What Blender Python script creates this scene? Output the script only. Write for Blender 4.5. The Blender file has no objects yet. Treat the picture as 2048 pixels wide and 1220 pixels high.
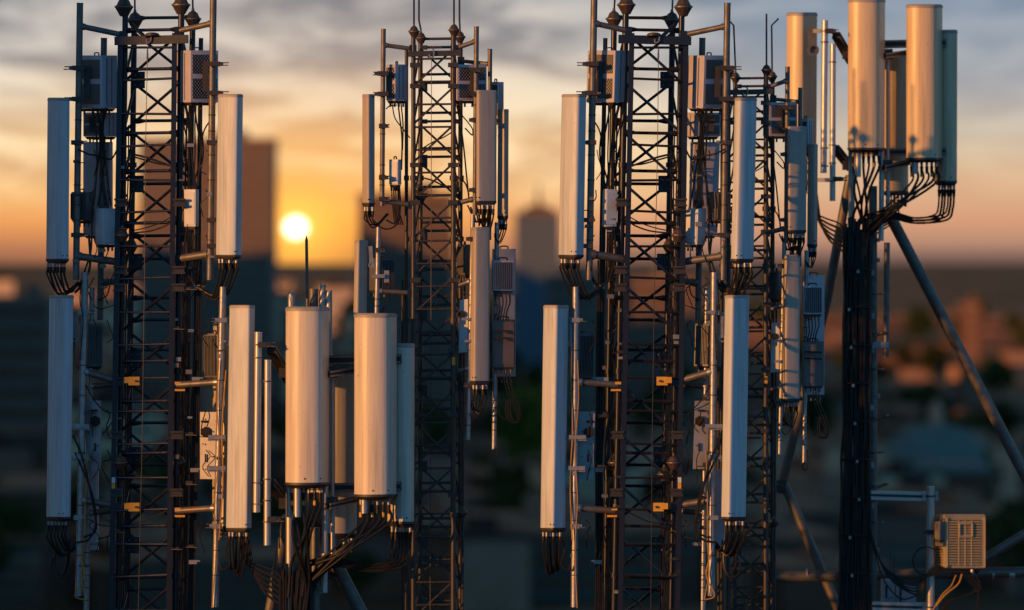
import bpy, bmesh, math, random
from mathutils import Vector, Matrix
R = math.radians
random.seed(7)
SC = bpy.context.scene
COL = SC.collection

# ------------------------------------------------------------------ camera
DIST, PPR = 40.0, 8800.0            # metres to the masts, picture units per radian
cd = bpy.data.cameras.new('camera')
cam = bpy.data.objects.new('camera', cd); COL.objects.link(cam)
cam.location = (0, -DIST, 0); cam.rotation_euler = (R(90), 0, 0)
cd.sensor_width = 36.0
cd.lens = 36.0 * PPR / 2048.0
cd.shift_y = (515 - 610) / 2048.0
cd.clip_start = 1.0; cd.clip_end = 60000.0
cd.dof.use_dof = True; cd.dof.focus_distance = DIST + 0.15
cd.dof.aperture_fstop = 0.155 / 0.155
SC.camera = cam

# ------------------------------------------------------------------ sun
SUN_EL, SUN_FRONT = 9.0, 38.0       # low sun from the left, a little on the camera's side
toward = Vector((-math.cos(R(SUN_FRONT)) * math.cos(R(SUN_EL)), -math.sin(R(SUN_FRONT)) * math.cos(R(SUN_EL)), math.sin(R(SUN_EL))))
sl = bpy.data.lights.new('sun', 'SUN'); sun = bpy.data.objects.new('sun', sl); COL.objects.link(sun)
sl.energy = 3.6; sl.angle = R(0.55); sl.color = (1.0, 0.41, 0.09)
sun.rotation_euler = toward.to_track_quat('Z', 'Y').to_euler()
sun.location = toward * 200

# ------------------------------------------------------------------ sky
world = bpy.data.worlds.new('World'); SC.world = world; world.use_nodes = True
nt = world.node_tree; nt.nodes.clear()
def N(t, **kw):
    n = nt.nodes.new(t)
    for k, v in kw.items(): setattr(n, k, v)
    return n
def L(a, b): nt.links.new(a, b)
def math_(op, a, b=None, clamp=False):
    n = N('ShaderNodeMath', operation=op, use_clamp=clamp)
    for i, v in enumerate((a, b)):
        if v is None: continue
        if isinstance(v, (int, float)): n.inputs[i].default_value = v
        else: L(v, n.inputs[i])
    return n.outputs[0]
def ramp(fac, stops, interp='LINEAR'):
    n = N('ShaderNodeValToRGB'); e = n.color_ramp; e.interpolation = interp
    while len(e.elements) > 1: e.elements.remove(e.elements[-1])
    for i, (p, c) in enumerate(stops):
        el = e.elements[0] if i == 0 else e.elements.new(p)
        el.position = p; el.color = (*c, 1)
    L(fac, n.inputs[0]); return n.outputs[0]
def s2l(c): return tuple(((v / 255 + 0.055) / 1.055) ** 2.4 if v > 10 else v / 255 / 12.92 for v in c)
def mixc(fac, a, b, blend='MIX'):
    n = N('ShaderNodeMix', data_type='RGBA', blend_type=blend)
    if isinstance(fac, (int, float)): n.inputs[0].default_value = fac
    else: L(fac, n.inputs[0])
    for s, v in ((6, a), (7, b)):
        if isinstance(v, tuple): n.inputs[s].default_value = (*v, 1)
        else: L(v, n.inputs[s])
    return n.outputs[2]
def smooth(v, a, b):
    n = N('ShaderNodeMapRange', interpolation_type='SMOOTHSTEP')
    L(v, n.inputs[0]); n.inputs[1].default_value = a; n.inputs[2].default_value = b
    return n.outputs[0]
tc = N('ShaderNodeTexCoord'); sp = N('ShaderNodeSeparateXYZ'); L(tc.outputs['Generated'], sp.inputs[0])
X, Y, Z = sp.outputs
el = math_('DIVIDE', Z, 0.066)      # the first four degrees above the horizon
low = [(0.0, (150, 100, 76)), (0.05, (190, 124, 84)), (0.12, (226, 152, 88)), (0.24, (238, 178, 104)), (0.38, (244, 206, 146)), (0.52, (230, 210, 176)), (0.66, (186, 178, 168)), (0.88, (150, 152, 154)), (1.0, (134, 142, 152))]
lowR = [(0.0, (116, 90, 82)), (0.05, (176, 132, 108)), (0.13, (205, 150, 116)), (0.27, (206, 168, 134)), (0.42, (186, 176, 162)), (0.58, (152, 158, 166)), (0.85, (126, 144, 164)), (1.0, (118, 138, 162))]
cl = ramp(el, [(p, s2l(c)) for p, c in low]); cr = ramp(el, [(p, s2l(c)) for p, c in lowR])
base = mixc(smooth(X, -0.03, 0.06), cl, cr)
# cloud bands, long and soft
mp = N('ShaderNodeMapping'); L(tc.outputs['Generated'], mp.inputs[0]); mp.inputs['Scale'].default_value = (26, 26, 120)
nz = N('ShaderNodeTexNoise'); L(mp.outputs[0], nz.inputs['Vector']); nz.inputs['Scale'].default_value = 1.0; nz.inputs['Detail'].default_value = 7; nz.inputs['Roughness'].default_value = 0.6; nz.inputs['Distortion'].default_value = 0.9
clouds = smooth(nz.outputs[0], 0.40, 0.62)
cfade = math_('MULTIPLY', smooth(Z, 0.006, 0.022), math_('SUBTRACT', 1.0, math_('MULTIPLY', smooth(X, 0.0, 0.07), 0.75)))
light_c = ramp(el, [(0.0, s2l((240, 180, 110))), (0.4, s2l((250, 222, 176))), (0.7, s2l((222, 212, 198))), (1.0, s2l((172, 170, 170)))])
dark_c = ramp(el, [(0.0, s2l((196, 140, 92))), (0.4, s2l((214, 172, 126))), (0.7, s2l((138, 136, 138))), (1.0, s2l((108, 116, 128)))])
cloudy = mixc(clouds, dark_c, light_c)
base = mixc(math_('MULTIPLY', cfade, 0.92), base, cloudy)
# the glow round the sun low in the gap between the blocks
sx, sz = (592 - 1024) / PPR, (515 - 455) / PPR
dx = math_('SUBTRACT', X, sx); dz = math_('SUBTRACT', Z, sz)
d2 = math_('ADD', math_('MULTIPLY', dx, dx), math_('MULTIPLY', math_('MULTIPLY', dz, dz), 1.25))
ds = math_('SQRT', d2)
front = math_('GREATER_THAN', Y, 0.0)
def glow(radius, col, strength):
    g = math_('MULTIPLY', math_('MULTIPLY', math_('EXPONENT', math_('MULTIPLY', math_('DIVIDE', ds, radius), -1.0)), strength), front)
    n = N('ShaderNodeMix', data_type='RGBA', blend_type='MIX'); n.inputs[0].default_value = 1.0
    m = N('ShaderNodeVectorMath', operation='SCALE'); m.inputs[0].default_value = col; L(g, m.inputs['Scale'])
    return m.outputs[0]
def addv(a, b):
    n = N('ShaderNodeVectorMath', operation='ADD'); L(a, n.inputs[0]); L(b, n.inputs[1]); return n.outputs[0]
tint = mixc(math_('MULTIPLY', math_('MULTIPLY', math_('EXPONENT', math_('MULTIPLY', math_('DIVIDE', ds, 0.018), -1.0)), 0.95), front), base, s2l((255, 166, 44)))
skyv = addv(tint, glow(0.0074, (1.0, 0.56, 0.10), 0.75))
disc = math_('MULTIPLY', math_('SUBTRACT', 1.0, smooth(ds, 0.0004, 0.0034)), front)
md = N('ShaderNodeVectorMath', operation='SCALE'); md.inputs[0].default_value = (4.6, 4.4, 3.4); L(disc, md.inputs['Scale'])
skyv = addv(skyv, md.outputs[0])
# the dome above: physical sky, retinted; blue rear ramp added to fill shaded panels
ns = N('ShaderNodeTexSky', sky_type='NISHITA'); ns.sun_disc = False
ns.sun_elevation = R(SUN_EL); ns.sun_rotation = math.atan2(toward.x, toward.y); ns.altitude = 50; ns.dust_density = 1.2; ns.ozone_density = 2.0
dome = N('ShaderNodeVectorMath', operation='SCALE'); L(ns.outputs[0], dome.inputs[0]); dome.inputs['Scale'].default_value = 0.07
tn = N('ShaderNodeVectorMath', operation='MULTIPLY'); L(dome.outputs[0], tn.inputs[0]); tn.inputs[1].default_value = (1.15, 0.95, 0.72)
rear_fill = ramp(math_('DIVIDE', Z, 0.6), [(0.0, s2l((66, 112, 142))), (0.2, s2l((66, 160, 208))), (0.6, s2l((50, 156, 226))), (1.0, s2l((50, 136, 206)))])
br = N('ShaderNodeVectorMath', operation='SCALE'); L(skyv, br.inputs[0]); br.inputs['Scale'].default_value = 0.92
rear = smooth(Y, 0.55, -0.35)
skyv = mixc(rear, br.outputs[0], rear_fill)
hi = mixc(math_('MULTIPLY', rear, math_('SUBTRACT', 1.0, smooth(Z, 0.2, 0.7))), tn.outputs[0], rear_fill)
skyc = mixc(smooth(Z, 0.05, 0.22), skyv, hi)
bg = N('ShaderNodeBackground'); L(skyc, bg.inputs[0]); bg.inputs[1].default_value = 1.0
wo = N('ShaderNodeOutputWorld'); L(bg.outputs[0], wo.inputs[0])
try: world.cycles.sampling_method = 'AUTOMATIC'
except Exception: pass

SC.view_settings.view_transform = 'Standard'; SC.view_settings.look = 'None'
SC.view_settings.exposure = 0.3; SC.view_settings.gamma = 1.0
SC.view_settings.use_curve_mapping = False
SC.cycles.use_denoising = True
SC.cycles.max_bounces = 6; SC.cycles.diffuse_bounces = 3; SC.cycles.glossy_bounces = 3; SC.cycles.transmission_bounces = 2
SC.cycles.sample_clamp_indirect = 4.0

# ------------------------------------------------------------------ materials
def mat(name, c1, c2=None, rough=0.5, metal=0.0, scale=6.0, stretch=(1, 1, 1), amt=0.5, bump=0.0, spec=0.5, spots=None, rust=None, streak=0.0):
    m = bpy.data.materials.new(name); m.use_nodes = True
    t = m.node_tree; b = t.nodes['Principled BSDF']
    b.inputs['Roughness'].default_value = rough; b.inputs['Metallic'].default_value = metal
    b.inputs['Specular IOR Level'].default_value = spec
    co = t.nodes.new('ShaderNodeTexCoord'); mp = t.nodes.new('ShaderNodeMapping'); mp.inputs['Scale'].default_value = stretch
    t.links.new(co.outputs['Object'], mp.inputs[0])
    nz = t.nodes.new('ShaderNodeTexNoise'); nz.inputs['Scale'].default_value = scale; nz.inputs['Detail'].default_value = 6; nz.inputs['Roughness'].default_value = 0.6
    t.links.new(mp.outputs[0], nz.inputs['Vector'])
    mr = t.nodes.new('ShaderNodeMapRange'); mr.inputs[1].default_value = 0.32; mr.inputs[2].default_value = 0.70
    t.links.new(nz.outputs[0], mr.inputs[0])
    mx = t.nodes.new('ShaderNodeMix'); mx.data_type = 'RGBA'
    t.links.new(mr.outputs[0], mx.inputs[0])
    mx.inputs[6].default_value = (*c1, 1); mx.inputs[7].default_value = (*(c2 or tuple(v * (1 - amt * 0.5) for v in c1)), 1)
    out = mx.outputs[2]
    if rust:
        n2 = t.nodes.new('ShaderNodeTexNoise'); n2.inputs['Scale'].default_value = rust[1]; n2.inputs['Detail'].default_value = 8
        t.links.new(co.outputs['Object'], n2.inputs['Vector'])
        r2 = t.nodes.new('ShaderNodeMapRange'); r2.inputs[1].default_value = rust[2]; r2.inputs[2].default_value = rust[2] + 0.12
        t.links.new(n2.outputs[0], r2.inputs[0])
        m2 = t.nodes.new('ShaderNodeMix'); m2.data_type = 'RGBA'; t.links.new(r2.outputs[0], m2.inputs[0]); t.links.new(out, m2.inputs[6]); m2.inputs[7].default_value = (*rust[0], 1)
        out = m2.outputs[2]
    if streak:
        m3 = t.nodes.new('ShaderNodeMapping'); m3.inputs['Scale'].default_value = (38, 38, 1.1); t.links.new(co.outputs['Object'], m3.inputs[0])
        n3 = t.nodes.new('ShaderNodeTexNoise'); n3.inputs['Scale'].default_value = 1.0; n3.inputs['Detail'].default_value = 5; t.links.new(m3.outputs[0], n3.inputs['Vector'])
        r3 = t.nodes.new('ShaderNodeMapRange'); r3.inputs[1].default_value = .50; r3.inputs[2].default_value = .72; t.links.new(n3.outputs[0], r3.inputs[0])
        q3 = t.nodes.new('ShaderNodeMath'); q3.operation = 'MULTIPLY'; q3.inputs[1].default_value = streak; t.links.new(r3.outputs[0], q3.inputs[0])
        x3 = t.nodes.new('ShaderNodeMix'); x3.data_type = 'RGBA'; x3.blend_type = 'MULTIPLY'; t.links.new(q3.outputs[0], x3.inputs[0]); t.links.new(out, x3.inputs[6]); x3.inputs[7].default_value = (.52, .46, .40, 1)
        out = x3.outputs[2]
    t.links.new(out, b.inputs['Base Color'])
    if bump:
        bp = t.nodes.new('ShaderNodeBump'); bp.inputs['Strength'].default_value = bump; bp.inputs['Distance'].default_value = 0.01
        t.links.new(nz.outputs[0], bp.inputs['Height']); t.links.new(bp.outputs[0], b.inputs['Normal'])
    # roughness variation
    rr = t.nodes.new('ShaderNodeMapRange'); rr.inputs[3].default_value = max(0.05, rough - 0.1); rr.inputs[4].default_value = min(1, rough + 0.1)
    t.links.new(nz.outputs[0], rr.inputs[0]); t.links.new(rr.outputs[0], b.inputs['Roughness'])
    return m
def perforated(name, c, dark, sx, sy):
    """sheet with staggered round holes, in object space: across = x - y, up = z"""
    m = mat(name, c, rough=0.55, scale=9)
    t = m.node_tree; b = t.nodes['Principled BSDF']
    src = b.inputs['Base Color'].links[0].from_socket
    co = t.nodes.new('ShaderNodeUVMap')
    vm = t.nodes.new('ShaderNodeVectorMath'); vm.operation = 'MULTIPLY'; vm.inputs[1].default_value = (1 / sx, 1 / sy, 0); t.links.new(co.outputs[0], vm.inputs[0])
    def cell(off):
        a = t.nodes.new('ShaderNodeVectorMath'); a.operation = 'ADD'; a.inputs[1].default_value = off; t.links.new(vm.outputs[0], a.inputs[0])
        f = t.nodes.new('ShaderNodeVectorMath'); f.operation = 'FRACTION'; t.links.new(a.outputs[0], f.inputs[0])
        s = t.nodes.new('ShaderNodeVectorMath'); s.operation = 'SUBTRACT'; s.inputs[1].default_value = (.5, .5, 0); t.links.new(f.outputs[0], s.inputs[0])
        mu = t.nodes.new('ShaderNodeVectorMath'); mu.operation = 'MULTIPLY'; mu.inputs[1].default_value = (1, sy / sx, 0); t.links.new(s.outputs[0], mu.inputs[0])
        l = t.nodes.new('ShaderNodeVectorMath'); l.operation = 'LENGTH'; t.links.new(mu.outputs[0], l.inputs[0]); return l.outputs['Value']
    mi = t.nodes.new('ShaderNodeMath'); mi.operation = 'MINIMUM'; t.links.new(cell((0, 0, 0)), mi.inputs[0]); t.links.new(cell((.5, .5, 0)), mi.inputs[1])
    lt = t.nodes.new('ShaderNodeMath'); lt.operation = 'LESS_THAN'; lt.inputs[1].default_value = 0.38; t.links.new(mi.outputs[0], lt.inputs[0])
    mx = t.nodes.new('ShaderNodeMix'); mx.data_type = 'RGBA'; t.links.new(lt.outputs[0], mx.inputs[0]); t.links.new(src, mx.inputs[6]); mx.inputs[7].default_value = (*dark, 1)
    t.links.new(mx.outputs[2], b.inputs['Base Color'])
    return m
M = {}
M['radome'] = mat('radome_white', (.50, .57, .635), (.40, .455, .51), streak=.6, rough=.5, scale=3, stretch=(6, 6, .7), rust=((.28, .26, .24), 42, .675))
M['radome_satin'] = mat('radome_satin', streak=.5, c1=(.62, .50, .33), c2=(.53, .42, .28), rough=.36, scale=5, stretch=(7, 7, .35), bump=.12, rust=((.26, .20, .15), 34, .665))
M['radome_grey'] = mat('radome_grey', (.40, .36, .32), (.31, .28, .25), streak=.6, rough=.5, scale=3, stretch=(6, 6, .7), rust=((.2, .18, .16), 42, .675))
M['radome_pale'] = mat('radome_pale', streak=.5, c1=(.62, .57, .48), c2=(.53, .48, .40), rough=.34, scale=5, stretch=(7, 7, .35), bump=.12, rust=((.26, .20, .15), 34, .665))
M['cap'] = mat('radome_cap', (.34, .32, .31), rough=.5)
M['cap_dark'] = mat('radome_base', (.035, .033, .034), rough=.5)
M['paint'] = mat('tower_paint', (.018, .020, .032), (.013, .014, .022), rough=.34, metal=.35, scale=14, rust=((.075, .036, .022), 19, .655))
M['paint_brown'] = mat('tower_paint_brown', (.055, .047, .043), (.04, .034, .031), rough=.45, metal=.3, scale=14, rust=((.08, .044, .03), 15, .60))
M['galv'] = mat('galvanised_steel', (.36, .36, .37), (.22, .23, .25), rough=.42, metal=.65, scale=26, bump=.1)
M['galv_dark'] = mat('weathered_steel', (.17, .16, .155), (.10, .095, .09), rough=.5, metal=.45, scale=12, rust=((.20, .11, .06), 10, .58))
M['rail'] = mat('rail_steel', (.055, .047, .045), (.035, .03, .03), rough=.5, metal=.4, scale=12)
M['alu'] = mat('pale_aluminium', (.50, .48, .45), (.40, .38, .36), rough=.38, metal=.55, scale=20, stretch=(3, 3, .4))
M['box'] = mat('radio_grey', (.44, .42, .48), (.36, .345, .39), rough=.5, scale=5, rust=((.22, .19, .18), 26, .68))
M['cabinet'] = mat('cabinet_grey', (.30, .30, .33), (.24, .24, .26), rough=.45, metal=.2, scale=7, rust=((.16, .13, .12), 24, .64))
M['perf'] = perforated('radio_mesh', (.42, .38, .38), (.012, .011, .012), .030, .034)
M['boxwhite'] = mat('radio_white', (.54, .57, .62), (.46, .49, .53), rough=.45, scale=6, rust=((.3, .27, .25), 30, .7))
M['fins'] = mat('fin_grey', (.13, .125, .135), (.09, .088, .095), rough=.5, metal=.2, scale=8)
M['brown'] = mat('brown_cabinet', (.135, .105, .10), (.11, .085, .08), rough=.5, scale=6)
M['black'] = mat('black_rubber', (.008, .0075, .0075), (.014, .012, .011), rough=.45, scale=20, spec=.3)
M['plate'] = mat('bracket_zinc', (.30, .30, .31), (.2, .2, .21), rough=.45, metal=.5, scale=22)
M['yellow'] = mat('amber_tag', (.62, .33, .03), (.5, .26, .02), rough=.5, scale=8)
M['cableyellow'] = mat('amber_cable', (.45, .25, .04), rough=.5)
M['beige'] = mat('beige_cabinet', (.40, .31, .17), (.33, .26, .14), rough=.5, scale=6, rust=((.2, .14, .08), 24, .7))
M['insul'] = mat('insulator_brown', (.07, .05, .045), (.045, .034, .03), rough=.35, scale=10)
M['void'] = mat('dark_inside', (.015, .012, .010), rough=.9)

# ------------------------------------------------------------------ mesh helpers (world-space point lists)
class MB:
    def __init__(s): s.v, s.f, s.uv = [], [], {}
    def add(s, v, f):
        o = len(s.v); s.v += [Vector(p) for p in v]; s.f += [tuple(i + o for i in q) for q in f]; return s
    def loft(s, rings, caps=True, closed=True):
        n = len(rings[0]); v = [p for r in rings for p in r]; f = []
        for k in range(len(rings) - 1):
            for i in range(n if closed else n - 1):
                j = (i + 1) % n
                f.append((k * n + i, k * n + j, (k + 1) * n + j, (k + 1) * n + i))
        if caps:
            f.append(tuple(range(n))[::-1]); f.append(tuple((len(rings) - 1) * n + i for i in range(n)))
        return s.add(v, f)
    def tube(s, pts, r, n=8, caps=True):
        pts = [Vector(p) for p in pts]; m = len(pts)
        rs = r if isinstance(r, (list, tuple)) else [r] * m
        t = [(pts[min(i + 1, m - 1)] - pts[max(i - 1, 0)]).normalized() for i in range(m)]
        a = Vector((0, 1, 0)) if abs(t[0].y) < .9 else Vector((1, 0, 0))
        u = t[0].cross(a).normalized(); rings = []
        for i in range(m):
            u = (u - t[i] * u.dot(t[i])).normalized(); w = t[i].cross(u)
            rings.append([pts[i] + (u * math.cos(2 * math.pi * k / n) + w * math.sin(2 * math.pi * k / n)) * rs[i] for k in range(n)])
        return s.loft(rings, caps)
    def box(s, c, sx, sy, sz, rot=None):
        c = Vector(c); rot = rot or Matrix.Identity(3)
        v = [c + rot @ Vector((x * sx / 2, y * sy / 2, z * sz / 2)) for x in (-1, 1) for y in (-1, 1) for z in (-1, 1)]
        return s.add(v, [(0, 1, 3, 2), (4, 6, 7, 5), (0, 4, 5, 1), (2, 3, 7, 6), (0, 2, 6, 4), (1, 5, 7, 3)])
    def beam(s, a, b, w, h):
        """rectangular bar from a to b"""
        a, b = Vector(a), Vector(b); t = (b - a).normalized()
        up = Vector((0, 0, 1)) if abs(t.z) < .9 else Vector((0, 1, 0))
        u = t.cross(up).normalized(); w_ = u.cross(t)
        q = lambda p: [p + u * w / 2 * i + w_ * h / 2 * j for i, j in ((-1, -1), (1, -1), (1, 1), (-1, 1))]
        return s.loft([q(a), q(b)])
    def lathe(s, c, prof, n=14, axis=None):
        c = Vector(c); ax = (axis or Vector((0, 0, 1))).normalized()
        a = Vector((1, 0, 0)) if abs(ax.x) < .9 else Vector((0, 1, 0)); u = ax.cross(a).normalized(); w = ax.cross(u)
        return s.loft([[c + ax * z + (u * math.cos(2 * math.pi * k / n) + w * math.sin(2 * math.pi * k / n)) * r for k in range(n)] for r, z in prof])
    def ring(s, c, r, t, axis=None, n=16):
        c = Vector(c); ax = (axis or Vector((0, 0, 1))).normalized()
        a = Vector((1, 0, 0)) if abs(ax.x) < .9 else Vector((0, 1, 0)); u = ax.cross(a).normalized(); w = ax.cross(u)
        pr = [(r - t, -t), (r + t, -t), (r + t, t), (r - t, t)]
        rr = [[c + ax * z + (u * math.cos(2 * math.pi * k / n) + w * math.sin(2 * math.pi * k / n)) * q for q, z in pr] for k in range(n)]
        rr.append(rr[0]); return s.loft(rr, caps=False)
    def build(s, name, m, org, parent=None, smooth=38):
        me = bpy.data.meshes.new(name)
        me.from_pydata([p - org for p in s.v], [], s.f)
        bm = bmesh.new(); bm.from_mesh(me); bmesh.ops.recalc_face_normals(bm, faces=bm.faces); bm.to_mesh(me); bm.free()
        if smooth:
            me.polygons.foreach_set('use_smooth', [True] * len(me.polygons)); me.set_sharp_from_angle(angle=R(smooth))
        if s.uv:
            ul = me.uv_layers.new(name='UVMap')
            for lp in me.loops: ul.data[lp.index].uv = s.uv.get(lp.vertex_index, (0, 0))
        me.materials.append(m)
        o = bpy.data.objects.new(name, me); COL.objects.link(o)
        if parent is not None: o.parent = parent
        else: o.location = org
        return o
def curve(pts, n=6):
    """catmull-rom through the points"""
    p = [Vector(q) for q in pts]; p = [p[0] * 2 - p[1]] + p + [p[-1] * 2 - p[-2]]; out = []
    for i in range(1, len(p) - 2):
        a, b, c, d = p[i - 1:i + 3]
        for k in range(n):
            t = k / n
            out.append(.5 * (2 * b + (c - a) * t + (2 * a - 5 * b + 4 * c - d) * t * t + (3 * b - a - 3 * c + d) * t ** 3))
    out.append(p[-2]); return out
def round_poly(pts, r, n=4):
    out = []; m = len(pts)
    for i in range(m):
        a, b, c = pts[i - 1], pts[i], pts[(i + 1) % m]
        d1 = (a - b); d2 = (c - b); l = min(r, d1.length * .45, d2.length * .45)
        p, q = b + d1.normalized() * l, b + d2.normalized() * l
        for k in range(n + 1):
            t = k / n; out.append(p * (1 - t) ** 2 + b * 2 * t * (1 - t) + q * t * t)
    return out
class Thing:
    def __init__(s, name, label, cat, org, group=None):
        s.org = Vector(org)
        s.o = bpy.data.objects.new(name, None); COL.objects.link(s.o); s.o.location = s.org
        s.o.empty_display_size = .1
        s.o['label'] = label; s.o['category'] = cat
        if group: s.o['group'] = group
    def part(s, name, mb, m, parent=None, smooth=38):
        return mb.build(name, M[m] if isinstance(m, str) else m, s.org, parent or s.o, smooth)
def single(name, mb, m, org, label, cat, group=None, smooth=38):
    o = mb.build(name, M[m] if isinstance(m, str) else m, Vector(org), None, smooth)
    o['label'] = label; o['category'] = cat
    if group: o['group'] = group
    return o
def unproj(px, py, y):
    f = (DIST + y) / PPR
    return Vector(((px - 1024) * f, y, (515 - py) * f))

class Site:
    """one mast with its equipment, laid out in its own drawing units (220 per metre)"""
    def __init__(s, fn, y0, k, name, mirrored=False):
        s.fn, s.y0, s.k, s.name, s.mir = fn, y0, k, name, mirrored
        if mirrored is None: mirrored = False; s.mir = False
        s.Lw, s.Rw = ('right', 'left') if mirrored else ('left', 'right')
    tw = 0.0                         # turn of the mast about its own axis
    def P(s, px, py, dy=0.0):
        a, b = s.fn(px, py); dy += s.tw * (293 - px) / 220; return unproj(a, b, s.y0 + dy * s.k)
    def r(s, px): return px * s.k * (DIST + s.y0) / PPR
    def label(s, t): return t.format(s=s.name, L=s.Lw, R=s.Rw)
    def thing(s, name, label, cat, px, py, dy=0, group=None):
        return Thing(name, s.label(label), cat, s.P(px, py, dy), group)

def plan(S, xl, xc, xr, y, th, dy):
    a, b = abs(xc - xl) / 220, abs(xr - xc) / 220; t = math.tan(R(th))
    C, Lp, Rp = S.P(xc, y, dy), S.P(xl, y, dy + a * t), S.P(xr, y, dy + b / t)
    return [C, Lp, Lp + Rp - C, Rp]
def scaled(ring, k, dz=0):
    c = sum(ring, Vector()) / len(ring)
    return [Vector((c.x + (p.x - c.x) * k, c.y + (p.y - c.y) * k, p.z + dz)) for p in ring]
def bulged(q, side, amount):
    """q = corner, left, back, right; bow the broad face outwards"""
    C, Lp, B, Rp = q
    a, b = (Lp, C) if side == 'L' else (C, Rp)
    c = sum(q, Vector()) / 4; mid = (a + b) / 2; nrm = (mid - c); nrm.z = 0
    e = (b - a).normalized(); nrm = (nrm - e * nrm.dot(e)).normalized()
    ins = [a.lerp(b, t) + nrm * amount * (1 - (2 * t - 1) ** 2) for t in (.2, .4, .6, .8)]
    return [C, Lp, B, Rp], ins
def panel_ring(q, side, r, bul):
    C, Lp, B, Rp = q; _, ins = bulged(q, side, bul)
    seq = [Lp] + ins + [C, Rp, B] if side == 'L' else [Lp, C] + ins + [Rp, B]
    out = []; m = len(seq)
    corners = {id(p) for p in (C, Lp, B, Rp)}
    for i, p in enumerate(seq):
        if id(p) in corners:
            a, c = seq[i - 1], seq[(i + 1) % m]
            d1, d2 = a - p, c - p; l = min(r, d1.length * .6, d2.length * .6)
            s_, e_ = p + d1.normalized() * l, p + d2.normalized() * l
            for k in range(5):
                t = k / 4; out.append(s_ * (1 - t) ** 2 + p * 2 * t * (1 - t) + e_ * t * t)
        else: out.append(p)
    return out
def panel(S, label, top, bot, th=42, side='L', dy=-.1, r=.022, bul=.018, m='radome', group=None, ports=6, cap=7):
    T = S.thing('panel_antenna', label, 'antenna', bot[1], bot[3], dy, group)
    rt = panel_ring(plan(S, *top, th, dy), side, r * S.k, bul * S.k); rb = panel_ring(plan(S, *bot, th, dy), side, r * S.k, bul * S.k)
    u = S.r(1)
    T.part('radome', MB().loft([rb, rt]), m)
    T.part('top_cap', MB().loft([scaled(rt, 1.03, -u * cap * .35), scaled(rt, 1.03, u * cap * .15), scaled(rt, .93, u * cap * .55)]), 'cap')
    base = T.part('base_cap', MB().loft([scaled(rb, .80, -u * 7), scaled(rb, 1.025, -u * 1.5), scaled(rb, 1.025, u * 2.5)]), 'cap_dark')
    c = sum(rb, Vector()) / len(rb); w = max(p.x for p in rb) - min(p.x for p in rb)
    xs = []
    for i in range(ports):
        x = c.x + w * .8 * ((i + .5) / ports - .5)
        p = Vector((x, c.y - (.02 + .02 * (i % 2)) * S.k, c.z - u * 6)); xs.append(p)
        T.part('connector', MB().tube([p, p - Vector((0, 0, u * 10))], [u * 3.0, u * 2.4], 8), 'galv', base)
    # two edge screws and an inspection dot
    pts = sorted(rb, key=lambda p: p.y)[:6]
    for p in (pts[0], pts[-1]):
        T.part('screw', MB().lathe(p + Vector((0, -.001, u * 9)), [(u * .2, -.004), (u * 1.5, -.003), (u * 1.5, .002), (u * .2, .003)], 8, Vector((0, -1, 0))), 'black')
    T.ports = xs
    return T
def clamp(S, T, px, py, dy, out=1, w=17, rods=22, name='clamp', m='rail'):
    """pipe clamp: two jaws, a bridge and a pair of threaded rods"""
    u = S.r(1); c = S.P(px, py, dy); o = -out if S.mir else out
    b = MB()
    b.box(c + Vector((0, -u * 8, 0)), u * w, u * 5, u * 9).box(c + Vector((0, u * 8, 0)), u * w, u * 5, u * 9)
    b.box(c + Vector((o * u * w * .6, 0, 0)), u * 7, u * 19, u * 7)
    p = T.part(name, b, m)
    for k in (-1, 1):
        a = c + Vector((o * u * -4, k * u * 9, k * u * 2.5))
        T.part('threaded_rod', MB().tube([a, a + Vector((o * u * rods, 0, k * u * .5))], u * 1.1, 6), 'galv_dark', p)
        e = a + Vector((o * u * rods * .55, 0, 0))
        T.part('nut', MB().lathe(e, [(u * 2.2, -u * 1.2), (u * 2.2, u * 1.2)], 6, Vector((1, 0, 0))), 'galv_dark', p)
    return p
def pole(S, label, a, b, r, dy=0., m='galv_dark', arms=(), ties=(), group=None):
    T = S.thing('mounting_pole', label, 'pole', b[0], b[1], dy, group)
    A, B = S.P(*a, dy), S.P(*b, dy); rr = S.r(r)
    pipe = T.part('pipe', MB().tube([A, A.lerp(B, .5), B], rr, 14), m)
    d = (A - B).normalized()
    T.part('end_rim', MB().ring(A - d * rr * .1, rr * .92, rr * .14, d), m, pipe)
    for (x0, y0, x1, y1, ar, dy1) in arms:
        arm = T.part('support_arm', MB().tube([S.P(x0, y0, dy), S.P(x1, y1, dy1)], S.r(ar), 12), 'galv_dark' if m == 'galv' else m)
        q = S.P(x0, y0, dy); e = (S.P(x1, y1, dy1) - q).normalized()
        T.part('weld_collar', MB().tube([q + e * rr * .5, q + e * rr * 1.6], S.r(ar * 1.22), 12), m, arm)
        e2 = S.P(x1, y1, dy1)
        T.part('flange', MB().box(e2, S.r(14), S.r(16), S.r(16)), 'paint', arm)
    for y in ties:
        t = (y - a[1]) / (b[1] - a[1]); T.part('cable_tie', MB().ring(A.lerp(B, t), rr * 1.06, S.r(.8), d, 14), 'black', pipe)
    return T
def cables(S, label, runs, r=1.8, m='black', name='jumper_cables', cat='cables', group=None, smoothn=7):
    p0 = runs[0][0]
    T = Thing(name, S.label(label), cat, p0 if isinstance(p0, Vector) else S.P(*p0), group)
    for k, run in enumerate(runs):
        pts = [p if isinstance(p, Vector) else S.P(*p) for p in run]
        T.part('cable', MB().tube(curve(pts, smoothn), S.r(r * (.8 + .35 * ((k * 37) % 10) / 10)), 6), m)
    return T
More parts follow.
